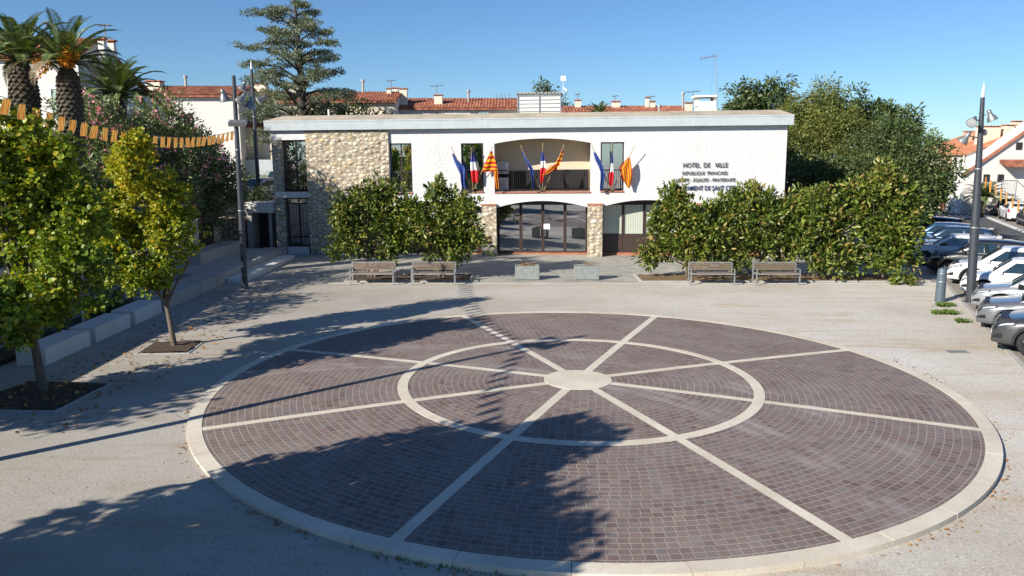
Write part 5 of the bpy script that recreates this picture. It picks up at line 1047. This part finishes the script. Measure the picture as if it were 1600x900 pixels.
# ================================================================== CARS
def make_car(name, label, L, W, H, paint, group, suv=0, rims='rim', caliper=None, style='hatch', plate=True):
    """front at x=0 heading -x, length along +x"""
    e = empty(name, (0,0,0), 0, label, 'van' if style == 'van' else 'car', group); hw = W/2; xf, xr_ = .205*L, L-.175*L; rw = .33+.02*suv; g = .17+.05*suv
    zb = .60*H; van = style == 'van'
    if van: tops = [(0,.42*H),(.06,.46*H),(.2,.50*H),(.75,.56*H),(1.0,.58*H),(L-.1,.58*H),(L,.5*H)]
    else: tops = [(0,.36*H),(.03,.42*H),(.10,.49*H),(.30,.545*H),(.75,.595*H),(.27*L,.64*H),(.5*L,.655*H),(L-.35,.68*H),(L-.12,.66*H),(L-.03,.55*H),(L,.42*H)]
    tx, tz = zip(*tops)
    def top(x): return float(np.interp(x, tx, tz))
    def wid(x):
        q = 1-.24*max(0, 1-x/(.16*L))**2.2-.13*max(0, 1-(L-x)/(.12*L))**2; return hw*q
    ra = rw+.055
    def sec(x, ins=0):
        w = wid(x); t = top(x); zt = g
        for c in (xf, xr_):
            if abs(x-c) < ra: zt = max(zt, rw+math.sqrt(max(0, ra*ra-(x-c)**2)))
        zt = min(zt, t-.12); mid = g+(t-g)*.52; nose = .08*max(0, 1-x/.25)
        ks = [(0, g+.03), (.80*w, g+.03), (w*.97-nose*.3, max(g+.06, zt)), (w*.995, max(g+.18, zt)), (w, max(mid, zt+.01)), (w*.985, max(t-.20*(t-g), zt+.02)), (w*.955, max(t-.075, zt+.03)), (w*.88, t-.012), (w*.62, t+.012), (0, t+.022)]
        if zt > g+.1: ks[1] = (w-.24, zt*.98); ks[0] = (0, g+.03)
        return ks
    xs = sorted(set([0, .01, .03, .06]+[round(.1+.05*i, 3) for i in range(int((L-.2)/.05))]+[L-.06, L-.03, L]))
    sy = lambda ks: [(-y, z) for y, z in ks]+[(y, z) for y, z in ks[-2:0:-1]]
    mb = MB(); P = [[(x, y, z) for y, z in sy(sec(x))+sy(sec(x))[:1]] for x in xs]; mb.grid([r[::-1] for r in P])
    mb.add(P[0][:-1], [tuple(range(len(P[0])-1))]); mb.add(P[-1][:-1], [tuple(range(len(P[0])-2, -1, -1))])
    body = mb.build('body', 'paint_'+paint, e)
    def S(x, k, off=0, side=-1):
        ks = sec(x); i = int(min(k, len(ks)-1.001)); u = k-i; y = ks[i][0]*(1-u)+ks[i+1][0]*u; z = ks[i][1]*(1-u)+ks[i+1][1]*u
        n = Vector((0, ks[i+1][1]-ks[i][1], -(ks[i+1][0]-ks[i][0]))); n.normalize(); xo = -off*.8 if x < .3 else (off*.8 if x > L-.3 else 0)
        return Vector((x+xo, side*(y+n.y*off), z+max(n.z, 0)*off))
    def patch(x0, x1, k0, k1, off, side, mat, nm, parent=None, n=6, m=4, sk=0):
        mb = MB(); mb.grid([[S(x0+(x1-x0)*i/n+sk*j/m, k0+(k1-k0)*j/m, off, side) for j in range(m+1)] for i in range(n+1)] if side < 0 else [[S(x0+(x1-x0)*i/n+sk*j/m, k0+(k1-k0)*j/m, off, side) for j in range(m+1)] for i in range(n+1)][::-1]); return mb.build(nm, mat, parent or e)
    # underbody, wheel wells
    mb = MB(); mb.box(.15, L-.15, -hw+.27, hw-.27, g-.02, top(L/2)-.15); mb.build('underbody', 'car_trim', e)
    # greenhouse
    if van: A = (.75, .56*H); RF = (1.35, H-.12); RR = (L-.25, H-.02); CB = (L-.08, .58*H)
    else: A = (.255*L, .625*H); RF = (.425*L, H-.045); RR = ((.86 if style == 'hatch' else .78)*L, H-.09); CB = ((L-.10) if style == 'hatch' else L-.55, .665*H)
    wb, wr = hw*.90, hw*.70
    if van: wr = hw*.82
    def gy(z, x): b = top(min(max(x, A[0]), CB[0])); f = (z-b)/(H-b); return (wb+(wr-wb)*f**1.15 if f > 0 else wb)*(1-.06*max(0, 1-(x-A[0])/.6))
    def roof(x):
        if x <= RF[0]: f = (x-A[0])/(RF[0]-A[0]); return A[1]+(RF[1]-A[1])*(f**.88)
        if x >= RR[0]: f = (CB[0]-x)/(CB[0]-RR[0]); return CB[1]+(RR[1]-CB[1])*(f**.8 if f > 0 else 0)
        u = (x-RF[0])/(RR[0]-RF[0]); return RF[1]*(1-u)+RR[1]*u+.05*math.sin(PI*u)**.8*(.6 if van else 1)
    N = 46; P = []
    for i in range(N+1):
        x = A[0]+(CB[0]-A[0])*i/N; z1 = max(roof(x), top(x)+.005); b = top(x)-.03; q = []
        for s, fr in ((1, 0), (1, .5), (1, .86), (1, .97)): z = b+(z1-b)*fr; q.append((gy(z, x)-(.035 if fr > .95 else 0), z))
        q += [(gy(z1, x)*.72, z1+.008), (0, z1+.02)]; P.append([(x, -y, z) for y, z in q]+[(x, y, z) for y, z in q[-2::-1]])
    mb = MB(); mb.grid([r[::-1] for r in P]); mb.build('roof', 'paint_'+paint, e)
    def side_pt(x, z, s, off=.006): return Vector((x, s*(gy(z, x)+off), z))
    xb = A[0]+(.5 if not van else .38)*(CB[0]-A[0]); zT = lambda x: min(roof(x)-.07, H-.14)
    def swin(pa, nm='side_window'):
        for s in (-1, 1):
            mb = MB(); (x0, x1, x2, x3) = pa; n = 8; g_ = []
            for i in range(n+1):
                u = i/n; xb_, xt_ = x0+(x3-x0)*u, x1+(x2-x1)*u; zb_ = top(xb_)+.02; zt_ = zT(xt_); g_.append([side_pt(xb_+(xt_-xb_)*v, zb_+(zt_-zb_)*v, s, .007) for v in (0, .33, .66, 1)])
            mb.grid(g_ if s < 0 else g_[::-1]); mb.build(nm, 'car_glass', e)
    swin((A[0]+.30, RF[0]+.10, xb-.05, xb-.03));
    if not van: swin((xb+.04, xb+.05, RR[0]-.25, CB[0]-.62 if style == 'hatch' else CB[0]-.55)); 
    # windscreens
    mb = MB(); g_ = []
    for i in range(7):
        v = .06+.86*i/6; x = A[0]+(RF[0]-A[0])*v; z = roof(x)+.016; w = gy(z, x)-.075; g_.append([(x-.014, w*t, z+.022*(1-t*t)) for t in (-1, -.6, 0, .6, 1)])
    mb.grid(g_); mb.build('windscreen', 'car_glass', e)
    mb = MB(); g_ = []
    for i in range(7):
        v = .08+.62*i/6; x = RR[0]+(CB[0]-RR[0])*v; z = roof(x)+.016; w = gy(z, x)-.09; g_.append([(x+.014, w*t, z+.018*(1-t*t)) for t in (-1, -.6, 0, .6, 1)])
    mb.grid(g_); mb.build('rear_window', 'car_glass', e)
    if not van and style == 'hatch': mb = MB(); mb.bbox(RR[0]-.06, RR[0]+.16, -wr*.9, wr*.9, roof(RR[0])-.01, roof(RR[0])+.03, .01); mb.build('spoiler', 'paint_'+paint, e)
    # lights, grille, plate
    for s in (-1, 1):
        patch(.12, .44, 5.45, 6.2, .008, s, 'light_lens', 'headlight', sk=.05); patch(.04, .52, 5.15, 6.5, .005, s, 'car_trim', 'light_surround')
        patch(L-.38, L-.02, 4.7, 6.5, .008, s, 'tail_red', 'tail_light')
        patch(.02, .24, 3.1, 4.0, .006, s, 'car_trim', 'lower_vent')
        m = MB(); c = S(A[0]+.28, 6.5, 0, s); m.bbox(c.x-.07, c.x+.07, c.y-.12 if s < 0 else c.y-.02, c.y+.02 if s < 0 else c.y+.12, c.z+.02, c.z+.16, .02); m.build('mirror', 'paint_'+paint if paint != 'silver_grey' else 'paint_black', e)
        m = MB()
        for hx in ((xb-.22, xb+.75) if not van else (xb-.2,)): c = S(hx, 5.3, .01, s); m.obox(c, (.17, .03, .03))
        m.build('door_handle', 'paint_'+paint, e)
        m = MB()
        for x in (A[0]+.22, xb, (xb+xr_-ra)/2+.25):
            G = [[S(x-.005, 1.9+k*.46, .004, s), S(x+.005, 1.9+k*.46, .004, s)] for k in range(10)]
            if x+.01 < xr_-ra: m.grid(G if s > 0 else [q[::-1] for q in G])
        m.build('door_seam', 'car_trim', e)
        if suv:
            m = MB()
            for c in (xf, xr_):
                Q = []
                for i in range(13):
                    an = PI*(i/12); Q.append([(c+rr_*math.cos(an), s*(wid(c)+.006), rw+rr_*math.sin(an)) for rr_ in (ra-.005, ra+.06)])
                m.grid(Q)
            m.box(xf+ra, xr_-ra, s*hw-.02, s*hw+.02, g-.01, g+.13); m.build('arch_cladding', 'car_trim', e)
    m = MB(); w = wid(0); m.bbox(-.015, .02, -w*.72, w*.72, g+.06, g+.2, .008); m.bbox(-.017, .02, -w*.55, w*.55, top(0)-.10, top(0)-.02, .006); m.build('grille', 'car_trim', e)
    m = MB(); m.box(-.028, -.016, -.26, .26, g+.2, g+.31); m.build('front_plate', 'plastic_white', e)
    m = MB(); m.box(L+.002, L+.014, -.26, .26, .42*H, .42*H+.11); m.build('rear_plate', 'plastic_white', e)
    m = MB(); m.bbox(L-.05, L+.012, -hw*.75, hw*.75, g+.02, g+.14, .01); m.build('rear_bumper', 'car_trim', e)
    # wheels
    for x in (xf, xr_):
        for s in (-1, 1):
            Rw = Matrix.Rotation(-s*PI/2, 3, 'X')*1; M = Matrix.Rotation(s*-PI/2, 3, 'X'); c = Vector((x, s*(wid(x)-.115), rw)); m = MB()
            m.lathe([(rw*.62, .1), (rw*.9, .105), (rw*.98, .085), (rw, .05), (rw, -.08), (rw*.9, -.1), (rw*.6, -.1)], c, 28, Matrix.Rotation(-s*PI/2, 3, 'X')); wl = m.build('wheel', 'tyre', e)
            m = MB(); m.lathe([(rw*.69, .098), (rw*.66, .1), (rw*.62, .08)], c, 28, Matrix.Rotation(-s*PI/2, 3, 'X')); m.lathe([(.001, .085), (.05, .08), (.06, .06)], c, 12, Matrix.Rotation(-s*PI/2, 3, 'X'))
            for k in range(5):
                for dk in (-.13, .13):
                    an = 2*PI*k/5+.3; a1 = Vector((math.cos(an)*.04, 0, math.sin(an)*.04)); a2 = Vector((math.cos(an+dk)*rw*.66, 0, math.sin(an+dk)*rw*.66)); yy = Vector((0, s*.075, 0)); m.bar(c+a1+yy, c+a2+yy, .035, .03)
            m.build('rim', rims, wl); m = MB(); m.lathe([(.001, .03), (rw*.64, .03)], c, 20, Matrix.Rotation(-s*PI/2, 3, 'X')); m.build('brake_disc', 'car_trim', wl)
            if caliper: m = MB(); m.obox(c+Vector((.13, s*.045, .03)), (.08, .04, .18)); m.build('brake_caliper', caliper, wl)
    return e
RG = 'cars parked in the angled row along the kerb'; rzr = R(-33)
def park(o, wx, wy, L, W, rz=rzr, z=-.012):
    v = Matrix.Rotation(rz, 3, 'Z') @ Vector((.205*L, -W/2+.1, 0)); o.location = (wx-v.x, wy-v.y, z); o.rotation_euler = (0, 0, rz)
specs = [(13.42, 19.75, 4.45, 1.86, 1.62, 'dark_grey', 'dark grey car with red brake calipers, nearest in the parked row', 1, 'caliper_red', 'hatch'),
 (14.55, 22.5, 4.15, 1.80, 1.47, 'grey', 'metallic grey hatchback, second nearest in the parked row', 0, None, 'hatch'),
 (15.95, 25.2, 4.1, 1.76, 1.46, 'silver_grey', 'light grey hatchback just behind the lamp post foot', 0, None, 'hatch'),
 (17.1, 28.1, 3.7, 1.68, 1.48, 'white', 'small white hatchback between the light grey car and the white crossover', 0, None, 'hatch'),
 (18.05, 30.5, 4.3, 1.83, 1.62, 'white', 'white crossover with black wheel arch trim in the parked row', 1, None, 'hatch'),
 (18.75, 33.4, 4.2, 1.80, 1.60, 'black', 'glossy black car between the white crossover and the silver car', 0, None, 'hatch'),
 (19.3, 36.5, 4.3, 1.78, 1.50, 'silver', 'silver white hatchback half hidden by the tallest evergreen', 0, None, 'hatch'),
 (20.9, 39.9, 4.4, 1.80, 1.55, 'navy', 'dark blue estate car behind the silver hatchback', 0, None, 'hatch'),
 (21.9, 42.8, 4.3, 1.80, 1.50, 'blue', 'blue car, second farthest in the parked row', 0, None, 'hatch'),
 (22.9, 46.0, 4.3, 1.80, 1.55, 'navy', 'navy car with rear spoiler, farthest visible in the parked row', 0, None, 'hatch')]
for x, y, L, W, H, pt, lb, suv, cal, stl in specs: park(make_car('parked_car', lb, L, W, H, pt, RG, suv, 'rim', cal, stl), x, y, L, W)
OG2 = 'cars parked along the far side of the street'
def along(o, t, n, L): p = K(t, n); o.location = (p.x, p.y, .0); o.rotation_euler = (0, 0, math.atan2(-KE.y, -KE.x)); 
c = make_car('parked_car', 'black car across the street nearest to the white street house', 4.3, 1.8, 1.5, 'black', OG2); along(c, 57.5, 9.6, 4.3)
c = make_car('parked_car', 'white hatchback across the street between two dark cars', 3.95, 1.72, 1.47, 'white', OG2); along(c, 51.6, 9.4, 4)
c = make_car('parked_car', 'black car cut by the right edge across the street', 4.3, 1.8, 1.6, 'black', OG2, 1); along(c, 46.2, 9.6, 4.3)
v = make_car('delivery_van', 'white van in the upper car park behind the left corner of the hall', 4.4, 1.8, 1.95, 'white', None, style='van'); v.location = (at(414, 290, 53)[0], 53.2, 2.15); v.rotation_euler = (0, 0, R(66))
v = make_car('parked_car', 'silver car in the upper car park next to the white van', 4.2, 1.75, 1.48, 'silver', None); v.location = (at(386, 290, 49)[0]-.6, 48.6, 2.15); v.rotation_euler = (0, 0, R(60))
